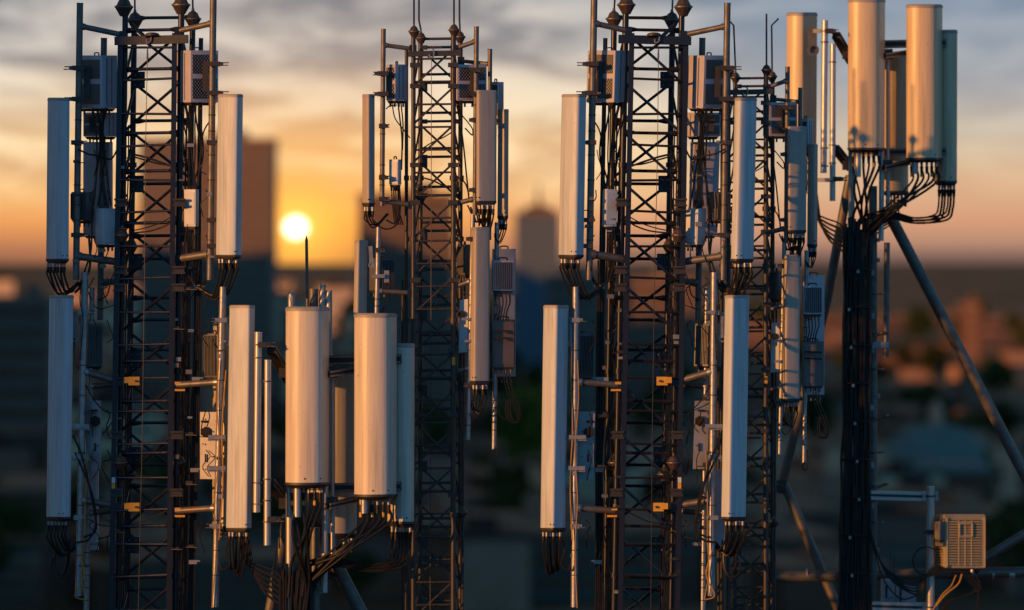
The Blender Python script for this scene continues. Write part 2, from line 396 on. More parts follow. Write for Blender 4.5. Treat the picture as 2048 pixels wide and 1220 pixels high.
def loops(S, label, T, gather, sag, spread=1.0, r=2.2, extra=(), boots=True, gy=0.05):
    """jumpers leaving the ports of a panel, hanging and gathering at a point"""
    runs = []; g = S.P(*gather, gy); u = S.r(1)
    for i, p in enumerate(T.ports):
        d = p - Vector((0, 0, u * 10)); n = len(T.ports)
        far = abs(p.x - g.x); dep = 1.35 * sag * (.55 + .5 * (far / (abs(T.ports[0].x - g.x) + abs(T.ports[-1].x - g.x) + 1e-6)) ) * u
        jit = Vector(((random.random() - .5) * 8 * u, (random.random() - .5) * .06, (random.random() - .5) * 8 * u))
        low = Vector((p.x * .62 + g.x * .38, (p.y + g.y) / 2, min(p.z, g.z) - dep * .55)) + jit
        end = g + Vector(((random.random() - .5) * 6 * u, (random.random() - .5) * .04, (random.random() - .5) * 6 * u))
        runs.append([p, d, d + Vector(((p.x - g.x) * .03, 0, -dep * .35)), low, end])
    T2 = cables(S, label, runs + list(extra), r)
    if boots:
        for p in T.ports: T2.part('cable_boot', MB().tube([p - Vector((0, 0, u * 8)), p - Vector((0, 0, u * 20))], [u * 3.2, u * 2.2], 8), 'black')
    return T2
def uvquad(a, b, c, d, off):
    """quad a-b-c-d pushed out by off, with uv in metres"""
    m = MB(); nrm = (b - a).cross(d - a).normalized() * off
    w, h = (b - a).length, (d - a).length
    m.add([a + nrm, b + nrm, c + nrm, d + nrm, a, b, c, d], [(0, 1, 2, 3), (4, 7, 6, 5), (0, 4, 5, 1), (1, 5, 6, 2), (2, 6, 7, 3), (3, 7, 4, 0)])
    for i, uv in enumerate([(0, 0), (w, 0), (w, h), (0, h)] * 2): m.uv[i] = uv
    return m
def boxunit(S, label, xl, xc, xr, y0, y1, th=45, dy=0., m='box', name='radio_unit', cat='radio unit', perf=None, fins=None, slope=6, r=.008, group=None, lines=True):
    """box seen on its corner: left face xl..xc, right face xc..xr; perf / fins = 'L' or 'R' face"""
    T = S.thing(name, label, cat, xc, y1, dy, group); u = S.r(1)
    qt, qb = plan(S, xl, xc, xr, y0, th, dy), plan(S, xl, xc, xr, y1, th, dy)
    rt, rb = round_poly(qt, r), round_poly(qb, r)
    body = T.part('housing', MB().loft([scaled(rb, .97, -u * 1), rb, rt, scaled(rt, .97, u * 1.2)]), m)
    T.part('underside', MB().loft([scaled(rb, .78, -u * 7), scaled(rb, .93, -u * 1.2)]), 'cap_dark')
    def face(side, a, b, z0, z1):
        i, j = ((1, 0) if side == 'L' else (0, 3))
        P = lambda f, g: (qb[i].lerp(qb[j], f)).lerp(qt[i].lerp(qt[j], f), g)
        q = [P(a, z0), P(b, z0), P(b, z1), P(a, z1)]
        c = (sum(qb, Vector()) + sum(qt, Vector())) / 8
        if ((q[1] - q[0]).cross(q[3] - q[0])).dot(q[0] - c) < 0: q = [q[1], q[0], q[3], q[2]]
        return q
    if perf:
        for z0, z1 in ((.07, .46), (.56, .93)):
            T.part('perforated_panel', uvquad(*face(perf, .07, .93, z0, z1), u * 1.0), 'perf', body, smooth=0)
        q = face(perf, .3, .7, .2, .8); c = sum(q, Vector()) / 4
        n = (q[1] - q[0]).cross(q[3] - q[0]).normalized()
        T.part('back_bracket', MB().beam((q[0] + q[1]) / 2 + n * u * 4, (q[2] + q[3]) / 2 + n * u * 4, u * 12, u * 6), 'rail')
        o2 = 'R' if perf == 'L' else 'L'
        q = face(o2, .3, .36, .04, .96); T.part('seam', uvquad(*q, u * .5), 'fins', body, smooth=0)
        q = face(o2, .62, .66, .04, .96); T.part('seam', uvquad(*q, u * .5), 'fins', body, smooth=0)
    if fins:
        mb = MB(); n_ = 9
        for k in range(n_):
            a = .05 + .9 * k / n_
            q = face(fins, a, a + .035, .04, .96); mb2 = uvquad(*q, u * 4); mb.add(mb2.v, mb2.f)
        fo = T.part('cooling_fins', mb, 'fins', body, smooth=0); fo['kind'] = 'stuff'
    if lines and not perf and not fins:
        q = face('R' if abs(xr - xc) > abs(xc - xl) else 'L', .08, .92, .05, .94); T.part('cover', uvquad(*q, u * 1.0), m, body, smooth=0)
    # handle on the top edge
    a, b = qt[0].lerp(qt[2], .3), qt[0].lerp(qt[2], .7)
    T.part('carry_handle', MB().tube(curve([a, a + Vector((0, 0, u * 6)), b + Vector((0, 0, u * 6)), b], 4), u * 1.4, 6), 'rail')
    for k in range(4):
        p = qb[1].lerp(qb[3], .2 + .2 * k) - Vector((0, 0, u * 6)); T.part('connector', MB().tube([p, p - Vector((0, 0, u * 8))], u * 2.2, 7), 'galv_dark')
    T.q = (qt, qb)
    return T
def insulator(S, T, px, py, dy, k=1.0, rod=None, m='insul'):
    """domed insulator with a ribbed skirt and a lightning rod"""
    u = S.r(1) * k; c = S.P(px, py, dy)
    o = T.part('insulator', MB().lathe(c, [(u * 3, -u * 20), (u * 9, -u * 18), (u * 11, -u * 14), (u * 18, -u * 2), (u * 18.5, u * 2), (u * 15, u * 4), (u * 11, u * 13), (u * 7, u * 16), (u * 4, u * 18), (u * 3, u * 24)], 10), m, smooth=20)
    T.part('skirt_rim', MB().ring(c, u * 18.2, u * 1.1, None, 16), 'galv_dark', o)
    if rod:
        T.part('lightning_rod', MB().tube([S.P(px + 0, py - 15, dy), S.P(*rod[0], dy)] + [S.P(*q, dy) for q in rod[1:]], S.r(2.0), 7), 'paint', o)
def shackle(S, T, px, py, dy):
    u = S.r(1); c = S.P(px, py, dy)
    T.part('hook', MB().tube(curve([c + Vector((0, 0, u * 12)), c + Vector((u * 4, 0, u * 6)), c + Vector((u * 3, 0, -u * 4)), c + Vector((-u * 4, 0, -u * 8)), c + Vector((-u * 5, 0, 0))], 5), u * 1.5, 6), 'galv')

# ------------------------------------------------------------------ large structure: ground, hills, host building
GZ = -55.0
def ground_mat():
    m = bpy.data.materials.new('city_ground'); m.use_nodes = True; t = m.node_tree; b = t.nodes['Principled BSDF']; b.inputs['Roughness'].default_value = .95
    b.inputs['Specular IOR Level'].default_value = .1
    co = t.nodes.new('ShaderNodeTexCoord')
    v = t.nodes.new('ShaderNodeTexVoronoi'); v.inputs['Scale'].default_value = .018; t.links.new(co.outputs['Object'], v.inputs['Vector'])
    n = t.nodes.new('ShaderNodeTexNoise'); n.inputs['Scale'].default_value = .03; n.inputs['Detail'].default_value = 5; t.links.new(co.outputs['Object'], n.inputs['Vector'])
    s = t.nodes.new('ShaderNodeSeparateColor'); t.links.new(v.outputs['Color'], s.inputs[0])
    r = t.nodes.new('ShaderNodeValToRGB'); t.links.new(s.outputs[0], r.inputs[0])
    e = r.color_ramp; e.interpolation = 'CONSTANT'; e.elements[0].color = (.055, .052, .018, 1); e.elements[1].position = .3; e.elements[1].color = (.10, .08, .06, 1)
    for p, c in ((.5, (.30, .24, .17)), (.65, (.05, .058, .024)), (.8, (.20, .155, .11))):
        x = e.elements.new(p); x.color = (*c, 1)
    mx = t.nodes.new('ShaderNodeMix'); mx.data_type = 'RGBA'; t.links.new(n.outputs[0], mx.inputs[0]); t.links.new(r.outputs[0], mx.inputs[6]); mx.inputs[7].default_value = (.11, .088, .064, 1)
    t.links.new(mx.outputs[2], b.inputs['Base Color']); return m
g = MB().add([(-30000, -4000, GZ), (30000, -4000, GZ), (30000, 40000, GZ), (-30000, 40000, GZ)], [(0, 1, 2, 3)]).build('ground', ground_mat(), Vector((0, 0, 0)), smooth=0)
g['kind'] = 'structure'
# unseen wooded ridge added beyond the left edge: keeps the low sun off the city
hm = mat('shade_ridge_scrub', (.05, .06, .03), (.07, .06, .045), rough=1, scale=.02, spec=.1)
mb = MB(); rings = []
for k in range(60):
    y = 160 + 2600 * (k / 59) ** 1.3; x0 = -(.14 * y + 26); h = 92 + .012 * y + 10 * math.sin(k * 1.7) + 9 * math.sin(k * .63 + 2); w = 90 + .06 * y
    rings.append([Vector((x0, y, GZ - 2)), Vector((x0 - w * .3, y, GZ + h * .55)), Vector((x0 - w * .6, y, GZ + h)), Vector((x0 - w * 1.1, y, GZ + h * .7)), Vector((x0 - w * 2, y, GZ - 2))])
shade_ridge = mb.loft(rings, caps=True).build('shade_ridge', hm, Vector((0, 0, 0)), smooth=60); shade_ridge['kind'] = 'structure'

def wallmat(name, c, c2=None, sc=.3): return mat(name, c, c2, rough=.8, scale=sc, spec=.2)
W = {}
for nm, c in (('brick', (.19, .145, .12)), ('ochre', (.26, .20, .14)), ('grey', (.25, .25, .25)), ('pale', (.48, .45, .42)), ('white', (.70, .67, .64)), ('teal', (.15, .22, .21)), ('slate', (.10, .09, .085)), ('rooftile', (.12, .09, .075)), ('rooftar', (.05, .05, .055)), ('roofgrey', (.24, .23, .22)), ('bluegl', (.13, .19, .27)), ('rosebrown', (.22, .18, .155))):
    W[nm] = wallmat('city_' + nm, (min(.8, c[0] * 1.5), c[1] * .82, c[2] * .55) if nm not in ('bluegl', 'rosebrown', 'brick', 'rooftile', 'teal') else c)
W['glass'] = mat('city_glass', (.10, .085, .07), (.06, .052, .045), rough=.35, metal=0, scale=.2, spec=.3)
def ring4(x0, x1, y0, y1, z): return [Vector((x0, y0, z)), Vector((x1, y0, z)), Vector((x1, y1, z)), Vector((x0, y1, z))]
def blockmb(x0, x1, y0, y1, z0, z1): return MB().loft([ring4(x0, x1, y0, y1, z0), ring4(x0, x1, y0, y1, z1)])

# the building that carries the masts (below the frame) and an unseen block added to shade the leftmost tower
T = Thing('host_building', 'flat roofed block carrying all the masts, below the picture', 'building', (0, 4, GZ))
T.part('wall', blockmb(-11, 11, -5, 14, GZ, -6.2), W['grey'], smooth=0); T.part('roof', blockmb(-10.7, 10.7, -4.7, 13.7, -6.2, -6.0), W['rooftar'], smooth=0)
for q in ((-11, 11, -5, -4.7), (-11, 11, 13.7, 14), (-11, -10.7, -4.69, 13.69), (10.7, 11, -4.69, 13.69)): T.part('parapet', blockmb(q[0], q[1], q[2], q[3], -6.19, -5.5), W['grey'], smooth=0)
T = Thing('shade_building', 'plain block added beyond the left edge to shade the leftmost tower', 'building', (-35, -7, GZ))
T.part('wall', blockmb(-43, -27.1, -18.5, 4, GZ, 8.2), W['ochre'], smooth=0); T.part('roof', blockmb(-43.3, -27.11, -18.49, 4.3, 8.2, 8.7), W['roofgrey'], smooth=0)
for fl in range(6):
    for k in range(4):
        T.part('window', blockmb(-42 + k * 3.6, -40.3 + k * 3.6, -18.56, -18.4, 5.5 - fl * 3.2, 7.3 - fl * 3.2), W['glass'], smooth=0)

# ------------------------------------------------------------------ far city
def city_block(name, label, x0, x1, ytop, ybase, D, m, roof='roofgrey', depth=25, cat='building', floors=0, hut=True, group=None, band='grey', setback=None):
    """block from picture columns x0..x1 whose top shows at ytop, standing on the plain D metres out"""
    a, b = unproj(x0, 0, D).x, unproj(x1, 0, D).x; zt = unproj(0, ytop, D).z
    T = Thing(name, label, cat, ((a + b) / 2, D, GZ), group)
    T.part('wall', blockmb(a, b, D, D + depth, GZ, zt), W[m], smooth=0)
    T.part('roof', blockmb(a - .4, b + .4, D - .4, D + depth + .4, zt, zt + 1.0), W[roof], smooth=0)
    if floors:
        h = (zt - GZ) / floors
        for k in range(1, floors):
            T.part('window_band', blockmb(a + 1, b - 1, D - .18, D + .05, GZ + h * k + .9, GZ + h * k + .9 + h * .42), W[band], smooth=0)
    if hut: T.part('roof_hut', blockmb(a + (b - a) * .55, a + (b - a) * .8, D + 4, D + 12, zt + 1, zt + 4), W[m], smooth=0)
    return T
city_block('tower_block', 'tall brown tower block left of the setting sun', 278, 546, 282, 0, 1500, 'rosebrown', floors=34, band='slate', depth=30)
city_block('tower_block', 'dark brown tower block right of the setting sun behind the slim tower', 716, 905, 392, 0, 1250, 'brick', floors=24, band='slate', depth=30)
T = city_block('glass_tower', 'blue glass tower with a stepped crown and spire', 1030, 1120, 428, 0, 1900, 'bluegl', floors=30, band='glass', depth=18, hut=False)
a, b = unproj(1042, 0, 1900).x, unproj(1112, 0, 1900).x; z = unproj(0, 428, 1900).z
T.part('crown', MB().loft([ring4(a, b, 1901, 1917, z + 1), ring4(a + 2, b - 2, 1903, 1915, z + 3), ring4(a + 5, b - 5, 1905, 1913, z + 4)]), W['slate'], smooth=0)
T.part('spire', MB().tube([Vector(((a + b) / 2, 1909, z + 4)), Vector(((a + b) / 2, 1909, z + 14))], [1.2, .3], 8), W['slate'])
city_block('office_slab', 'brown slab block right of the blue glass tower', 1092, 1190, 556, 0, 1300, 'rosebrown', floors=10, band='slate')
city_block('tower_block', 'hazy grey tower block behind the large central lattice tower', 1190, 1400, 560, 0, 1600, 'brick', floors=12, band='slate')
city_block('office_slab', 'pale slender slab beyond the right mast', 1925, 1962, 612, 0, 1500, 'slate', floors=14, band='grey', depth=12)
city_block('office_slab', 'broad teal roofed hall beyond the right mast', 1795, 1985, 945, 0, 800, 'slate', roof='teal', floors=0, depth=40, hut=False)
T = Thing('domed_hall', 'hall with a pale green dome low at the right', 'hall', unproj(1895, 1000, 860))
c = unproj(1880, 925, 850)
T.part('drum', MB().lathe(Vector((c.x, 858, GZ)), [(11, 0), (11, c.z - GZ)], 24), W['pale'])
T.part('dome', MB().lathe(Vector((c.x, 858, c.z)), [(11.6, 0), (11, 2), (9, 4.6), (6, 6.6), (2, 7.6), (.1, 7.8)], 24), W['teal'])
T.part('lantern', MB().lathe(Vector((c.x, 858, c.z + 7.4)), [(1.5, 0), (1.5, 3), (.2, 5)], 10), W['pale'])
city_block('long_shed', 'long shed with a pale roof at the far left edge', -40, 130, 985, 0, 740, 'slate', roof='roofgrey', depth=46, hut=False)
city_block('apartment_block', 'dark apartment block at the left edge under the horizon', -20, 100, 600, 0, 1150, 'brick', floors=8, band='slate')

proto = []
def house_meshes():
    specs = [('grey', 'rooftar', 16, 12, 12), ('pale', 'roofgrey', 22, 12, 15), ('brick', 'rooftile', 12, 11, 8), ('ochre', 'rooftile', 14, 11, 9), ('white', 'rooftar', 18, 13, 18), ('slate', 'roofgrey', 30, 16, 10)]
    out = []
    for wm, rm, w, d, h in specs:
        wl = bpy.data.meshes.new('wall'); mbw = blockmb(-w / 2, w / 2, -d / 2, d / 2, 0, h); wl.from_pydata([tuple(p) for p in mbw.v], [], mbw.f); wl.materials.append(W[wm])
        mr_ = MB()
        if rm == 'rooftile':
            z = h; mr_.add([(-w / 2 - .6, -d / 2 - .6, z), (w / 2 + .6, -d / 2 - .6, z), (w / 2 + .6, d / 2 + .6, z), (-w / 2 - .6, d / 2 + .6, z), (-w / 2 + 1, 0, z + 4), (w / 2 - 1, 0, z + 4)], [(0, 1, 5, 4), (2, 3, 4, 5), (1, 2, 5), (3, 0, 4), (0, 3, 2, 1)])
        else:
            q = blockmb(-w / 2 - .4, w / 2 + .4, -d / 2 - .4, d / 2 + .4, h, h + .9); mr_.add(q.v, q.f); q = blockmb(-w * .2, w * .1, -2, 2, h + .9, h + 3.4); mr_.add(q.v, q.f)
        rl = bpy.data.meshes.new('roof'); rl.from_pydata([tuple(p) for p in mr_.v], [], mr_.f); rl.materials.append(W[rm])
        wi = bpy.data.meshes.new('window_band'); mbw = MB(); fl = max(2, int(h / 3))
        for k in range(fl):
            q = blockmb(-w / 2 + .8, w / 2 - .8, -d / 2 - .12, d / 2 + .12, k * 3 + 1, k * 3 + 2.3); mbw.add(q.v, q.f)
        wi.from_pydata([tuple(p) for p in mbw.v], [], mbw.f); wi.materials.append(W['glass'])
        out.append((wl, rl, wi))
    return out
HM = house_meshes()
hl = ['low grey flat roofed house out of focus in the city below', 'pale flat roofed block out of focus in the city below', 'brick house with tiled roof out of focus in the city below', 'ochre house with tiled roof out of focus in the city below', 'white flat roofed block out of focus in the city below', 'dark long building out of focus in the city below']
rnd = random.Random(21)
def place(meshes, names, root, label, cat, group, loc, rz, s):
    e = bpy.data.objects.new(root, None); COL.objects.link(e); e.location = loc; e.rotation_euler.z = rz; e.scale = s
    e['label'] = label; e['category'] = cat; e['group'] = group
    for me, n_ in zip(meshes, names):
        o = bpy.data.objects.new(n_, me); COL.objects.link(o); o.parent = e
    return e
cells = []
y = 640.0
while y < 3600:
    step = 22 + (y - 640) * .027
    half = (DIST + y) * .1164 + 6; x = -half
    while x < half:
        if rnd.random() < .8: cells.append((x + rnd.uniform(-.3, .3) * step, y + rnd.uniform(-.3, .3) * step))
        x += step * rnd.uniform(.8, 1.25)
    y += step * .95
hc = 0
trees = []
for (x, y) in cells:
    px = 1024 + x * PPR / (DIST + y)
    if hc < 295 and rnd.random() < .66:
        k = rnd.choice((0, 1, 1, 1, 2, 3, 4, 4, 4, 5)); f = 1 + max(0, y - 1500) / 2600
        tall = y > 950 and x > -.02 * y
        if y < 800: k = rnd.choice((0, 2, 5, 5, 3))
        if tall: k = rnd.choice((5, 5, 0, 5)); f *= .8
        place(HM[k], ('wall', 'roof', 'window_band'), 'city_house', hl[k], 'building', 'out of focus houses of the city', (x, y, GZ), rnd.choice((.2, .2 + math.pi / 2)) + rnd.uniform(-.1, .1), (f, f, f * rnd.uniform(.7, 1.25) * (.6 if tall else 1))); hc += 1
    else: trees.append((x, y))
leafm = mat('city_leaves', (.035, .055, .016), (.055, .06, .018), rough=.9, scale=.4, spec=.1)
barkm = mat('city_bark', (.06, .05, .04), rough=.9, scale=2)
def tree_meshes(seed):
    r_ = random.Random(seed); mb = MB()
    for k in range(260):
        th, ph = r_.uniform(0, 6.283), math.acos(r_.uniform(-1, 1)); rr = r_.random() ** .4
        c = Vector((math.cos(th) * math.sin(ph) * 4.2, math.sin(th) * math.sin(ph) * 4.2, 7 + math.cos(ph) * 4)) * 1
        c = Vector((c.x * rr, c.y * rr, 7 + (c.z - 7) * rr)); s_ = r_.uniform(.5, 1.0)
        a = Vector((r_.uniform(-1, 1), r_.uniform(-1, 1), r_.uniform(-1, 1))).normalized(); b_ = a.orthogonal().normalized()
        mb.add([c + a * s_, c + b_ * s_, c - a * s_, c - b_ * s_ * .6], [(0, 1, 2, 3)])
    cm = bpy.data.meshes.new('crown'); cm.from_pydata([tuple(p) for p in mb.v], [], mb.f); cm.materials.append(leafm)
    t = MB().tube([Vector((0, 0, 0)), Vector((.1, 0, 3)), Vector((0, .2, 7))], [.45, .35, .12], 7)
    for k in range(4): t.tube([Vector((0, 0, 3 + k * .6)), Vector((math.cos(k * 1.6) * 2.2, math.sin(k * 1.6) * 2.2, 6 + k * .5))], [.18, .05], 5)
    tm = bpy.data.meshes.new('trunk'); tm.from_pydata([tuple(p) for p in t.v], [], t.f); tm.materials.append(barkm)
    return (tm, cm)
TM = [tree_meshes(k) for k in range(3)]
for i, (x, y) in enumerate(trees[:280]):
    f = rnd.uniform(.8, 1.5) * (1 + max(0, y - 1200) / 2200)
    place(TM[i % 3], ('trunk', 'crown'), 'city_tree', 'dark leafy tree out of focus between the city houses', 'tree', 'out of focus trees of the city', (x, y, GZ), rnd.uniform(0, 6), (f, f, f))

brightleaf = mat('yellow_green_leaves', (.12, .13, .018), (.09, .10, .015), rough=.9, scale=.4, spec=.1)
for i, (px_, dd) in enumerate(((1052, 980), (1072, 990))):
    tm, cm = TM[i]; cm2 = cm.copy(); cm2.materials.clear(); cm2.materials.append(brightleaf)
    e = place((tm, cm2), ('trunk', 'crown'), 'city_tree', ('yellow green tree glimpsed left of the central panel', 'second yellow green tree close behind the first')[i], 'tree', 'yellow green trees in the gap', (unproj(px_, 0, dd).x, dd, GZ), i, (1.5, 1.5, 2.3))

# ------------------------------------------------------------------ large lattice tower (drawn as the leftmost one)
def lean(y): return (y - 600) / 1140.0
def site_large(S, first):
    n = S.name
    T = S.thing('lattice_tower', '{s}, a dark lattice with ladder rungs and crossed braces' if first else '{s}, a dark lattice with ladder rungs and crossed braces', 'tower', 290, 1830)
    # column positions at picture row y
    FL = lambda y: 242 - 19 * y / 1220
    FR = lambda y: 350 - 12 * y / 1220
    ML = lambda y: 251 - 15 * y / 1220
    MR = lambda y: 363 - 13 * y / 1220
    BL = lambda y: 269 - 15 * y / 1220
    BR = lambda y: 386 - 18 * y / 1220
    YB = 1820
    u = S.r(1)
    for f, r, dy, y0, sq in ((FL, 5.2, 0, 72, 1), (FR, 5.2, 0, 66, 1), (ML, 6, .12, 26, 0), (MR, 6.4, .12, 26, 0), (BL, 6, .55, 60, 0), (BR, 6, .55, 60, 0)):
        b = MB()
        if sq:  # angle section: two flanges
            A, B = S.P(f(y0), y0, dy), S.P(f(YB), YB, dy)
            b.beam(A, B, S.r(10), S.r(3)); b.beam(A + Vector((0, S.r(6), 0)) + Vector((S.r(4) * (1 if S.mir else -1), 0, 0)), B + Vector((0, S.r(6), 0)) + Vector((S.r(4) * (1 if S.mir else -1), 0, 0)), S.r(3), S.r(10))
        else: b.tube([S.P(f(y0), y0, dy), S.P(f(YB), YB, dy)], S.r(r), 12)
        leg = T.part('leg', b, 'paint')
        for y in (330, 540, 742, 945, 1150):
            if not sq:
                p = S.P(f(y), y, dy); T.part('leg_flange', MB().tube([p + Vector((0, 0, u * 5)), p - Vector((0, 0, u * 5))], S.r(r * 1.45), 10), 'paint', leg)
    def bar(name, a, b, r, m='paint', parent=None): return T.part(name, MB().tube([S.P(*a), S.P(*b)], S.r(r), 7), m, parent)
    # ladder rungs in front
    y = 95.
    while y < 1300:
        bar('rung', (FL(y), y, .01), (FR(y), y - 2 + 3 * math.sin(y), .01), 2.6); y += 66.2
    # horizontals of the back face and sides
    for y in (36, 61, 139, 242, 267, 343, 368, 447, 472, 518, 596, 640, 700, 723, 803, 846, 907, 930, 972, 1053, 1090, 1155, 1178, 1260):
        back = int(y) % 2 == 0
        a, b = ((BL(y) + 3, y, .55), (BR(y) - 2, y - 1, .55)) if back else ((ML(y) + 2, y, .12), (MR(y) - 2, y - 2, .12))
        o = bar('crossbar', a, b, 3.4)
        for q, s_ in ((a, 1), (b, -1)):
            p = S.P(*q); sg = s_ * (-1 if S.mir else 1)
            T.part('crossbar_end', MB().tube([p, p + Vector((sg * u * 7, 0, 0)), p + Vector((sg * u * 20, 0, 0))], [u * 5.5, u * 6, u * 3.4], 8), 'paint', o)
    # crossed braces: back face one way, middle face the other
    y = 66.
    while y < 1300:
        h = 97
        bar('brace', (BL(y), y, .55), (BR(y + h), y + h - 6, .55), 3.1)
        bar('brace', (MR(y), y - 2, .13), (ML(y + h), y + h, .13), 3.1)
        # braces of the side faces
        bar('brace', (MR(y), y, .14), (BR(y + h), y + h, .53), 2.8); bar('brace', (BL(y), y + 12, .53), (ML(y + h), y + h, .14), 2.8)
        y += h + 3
    for y in (160, 368, 524, 719, 910, 1090):
        p = S.P(BL(y) + 10, y, .53)
        g_ = T.part('gusset_plate', MB().box(p, u * 26, u * 4, u * 34), 'paint')
        for k in (-1, 1):
            for j in (-1, 1): T.part('bolt', MB().lathe(p + Vector((k * u * 7, -u * 2, j * u * 10)), [(u * 2, 0), (u * 2, u * 2)], 6, Vector((0, -1, 0))), 'galv_dark', g_)
    # head beam, hook and hoist wire
    T.part('head_beam', MB().beam(S.P(230, 82, -.03), S.P(376, 78, -.03), S.r(8), S.r(17)), 'paint')
    T.part('sheave', MB().lathe(S.P(305, 72, -.05), [(u * 14, -u * 3), (u * 15, 0), (u * 14, u * 3)], 14, Vector((0, .3, 1))), 'rail')
    T.part('diagonal_stay', MB().tube([S.P(262, 48, .1), S.P(292, 76, -.02)], S.r(4), 8), 'paint')
    shackle(S, T, 298, 78, -.07)
    T.part('hoist_wire', MB().tube([S.P(295, 98, -.06), S.P(293 - 2, 300, -.06), S.P(289, 560, -.06), S.P(284, 900, -.06), S.P(276, 1250, -.06)], S.r(.75), 5), 'paint')
    T.part('wire_socket', MB().tube([S.P(295, 96, -.06), S.P(295, 118, -.06)], [S.r(1.2), S.r(2.2)], 6), 'galv_dark')
    # insulators with rods on the leg tops
    insulator(S, T, 248, 14, .12, 1.0, [(248, -60)]); insulator(S, T, 362, 10, .12, 1.0, [(362, -60)])
    insulator(S, T, 270, 40, .55, .88, [(269, -50)]); insulator(S, T, 386, 38, .55, .9, [(384, -50)])
    for q in ((244, 470, .02), (262, 492, .40), (366, 468, .16), (240, 925, .02), (258, 948, .40), (358, 925, .16)): insulator(S, T, q[0], q[1], q[2], .78)
    # splice brackets on the legs
    for y in (405, 540, 575, 870, 985):
        for f in (FL, MR):
            p = S.P(f(y) + (6 if f == FL else 0), y, -.02)
            o = T.part('splice_bracket', MB().box(p + Vector((0, 0, u * 6)), u * 26, u * 10, u * 4).box(p - Vector((0, 0, u * 6)), u * 26, u * 10, u * 4).box(p + Vector((0, u * 4, 0)), u * 22, u * 4, u * 11), 'rail')
    # slotted rail and feeder bundle on the right side
    T.part('slotted_rail', MB().beam(S.P(402, 76, .3), S.P(397, 520, .3), S.r(9), S.r(3)), 'paint')
    for y in (762, 1014):
        o = T.part('amber_bracket', MB().box(S.P(268, y, -.045), u * 22, u * 3, u * 17).box(S.P(256, y - 2, -.03), u * 14, u * 14, u * 12), 'yellow')
        T.part('bracket_bolt', MB().lathe(S.P(272, y, -.055), [(u * 2.4, 0), (u * 2.4, u * 4)], 6, Vector((0, -1, 0))), 'rail', o)
        o = T.part('amber_bracket', MB().box(S.P(356, y + 4, .03), u * 12, u * 10, u * 5).box(S.P(360, y + 18, .03), u * 20, u * 10, u * 4), 'yellow')
    T.part('leg_sticker', MB().box(S.P(FL(972), 972, -.03), u * 7, u * 1, u * 12), 'yellow'); T.part('leg_sticker', MB().box(S.P(FL(960), 960, -.03), u * 7, u * 1, u * 11), 'boxwhite')

    # mounting poles
    pole(S, 'upper {L} mounting pole of {s}', (160, 6), (152, 560), 6.6, -.02, 'galv_dark', arms=[(160, 52, 246, 70, 5.6, .1), (152, 512, 236, 524, 7.5, .1)], ties=(240, 290, 325, 370, 410, 440))
    pole(S, 'short {L} inner mounting pole of {s}', (208, 76), (200, 640), 6.4, .3, 'galv_dark', arms=[(203, 566, 250, 560, 6.5, .2)], ties=(300, 350, 420, 520, 600))
    pole(S, 'upper {R} mounting pole of {s}', (427, -30), (420, 560), 6.8, -.02, 'galv_dark', arms=[(427, 46, 356, 62, 5.8, .1), (421, 508, 352, 518, 8, .1)], ties=(230, 262, 310, 360, 480))
    pole(S, 'lower {L} mounting pole of {s}', (170, 545), (157, 1192), 7.2, -.04, 'galv', arms=[(166, 742, 240, 764, 7, .05), (161, 1000, 236, 1012, 7, .05)], ties=(622, 730, 790, 850, 905, 1010, 1110))
    pole(S, 'slender {L} rear pole low on {s}', (184, 575), (172, 1260), 5.5, .16, 'galv', arms=[(178, 773, 246, 766, 6, .3), (176, 1026, 240, 1020, 6, .3)], ties=(640, 1105, 1130, 1150, 1175, 1200))
    pole(S, 'lower {R} mounting pole of {s}', (446, 574), (430, 1214), 7, -.04, 'galv', arms=[(440, 764, 350, 770, 6.6, .05), (434, 1016, 348, 1022, 6.6, .05)], ties=(640, 700, 760, 820, 870, 935, 985, 1040, 1100, 1150))

    # panels
    p1 = panel(S, 'upper panel antenna on the {L} side of {s}', (94, 128, 141, 199), (91, 126, 139, 520), 50 if not S.mir else 46, 'L', -.16)
    if S.mir:
        p2 = panel(S, 'upper panel antenna on the {R} side of {s}', (435, 452, 487, 192), (431, 448, 484, 512), 48, 'R', -.16)
        p4 = panel(S, 'lower panel antenna on the {R} side of {s}', (458, 482, 511, 614), (451, 476, 504, 1058), 52, 'R', -.2, bul=.008)
    else:
        p2 = panel(S, 'upper panel antenna on the {R} side of {s}', (435, 476, 487, 192), (431, 472, 484, 512), 18, 'L', -.16)
        p4 = panel(S, 'lower panel antenna on the {R} side of {s}', (458, 500, 511, 614), (451, 494, 504, 1058), 20, 'L', -.2, bul=.008)
    p3 = panel(S, 'lower panel antenna on the {L} side of {s}', (97, 132, 149, 594), (91, 126, 143, 1036), 46, 'L', -.2, bul=.008)
    for T_, x, ys in ((p1, 152, (285, 470)), (p2, 423, (285, 440, 492))):
        for y in ys: clamp(S, T_, x, y, -.02, 1 if x > 300 else 1, 18, 26)
    for T_, x0, x1, ys in ((p3, 167, 157, (625, 1035)), (p4, 445, 434, (640, 1052))):
        for i, y in enumerate(ys): clamp(S, T_, x0 + (x1 - x0) * i, y, -.04, 1 if x0 < 300 else -1, 18, 26, m='plate')
    # tilt brackets behind the tall panels
    for T_, x, y in ((p3, 152, 640), (p4, 452, 650)):
        c0, c1 = S.P(x, y, -.02), S.P(x - 2, y + 36, -.02)
        o = T_.part('tilt_bracket', MB().beam(c0 + Vector((0, 0, u * 16)), c1, u * 9, u * 5), 'plate')
        T_.part('tilt_scale', MB().ring(c1, u * 7, u * 1.6, Vector((0, 1, 0)), 14), 'plate', o)

    # perforated radios at the top, small boxes, finned radios, long brackets
    r1 = boxunit(S, 'perforated radio unit at the top {L} of {s}', 152, 203, 235, 112, 216, 40, -.02, perf='L')
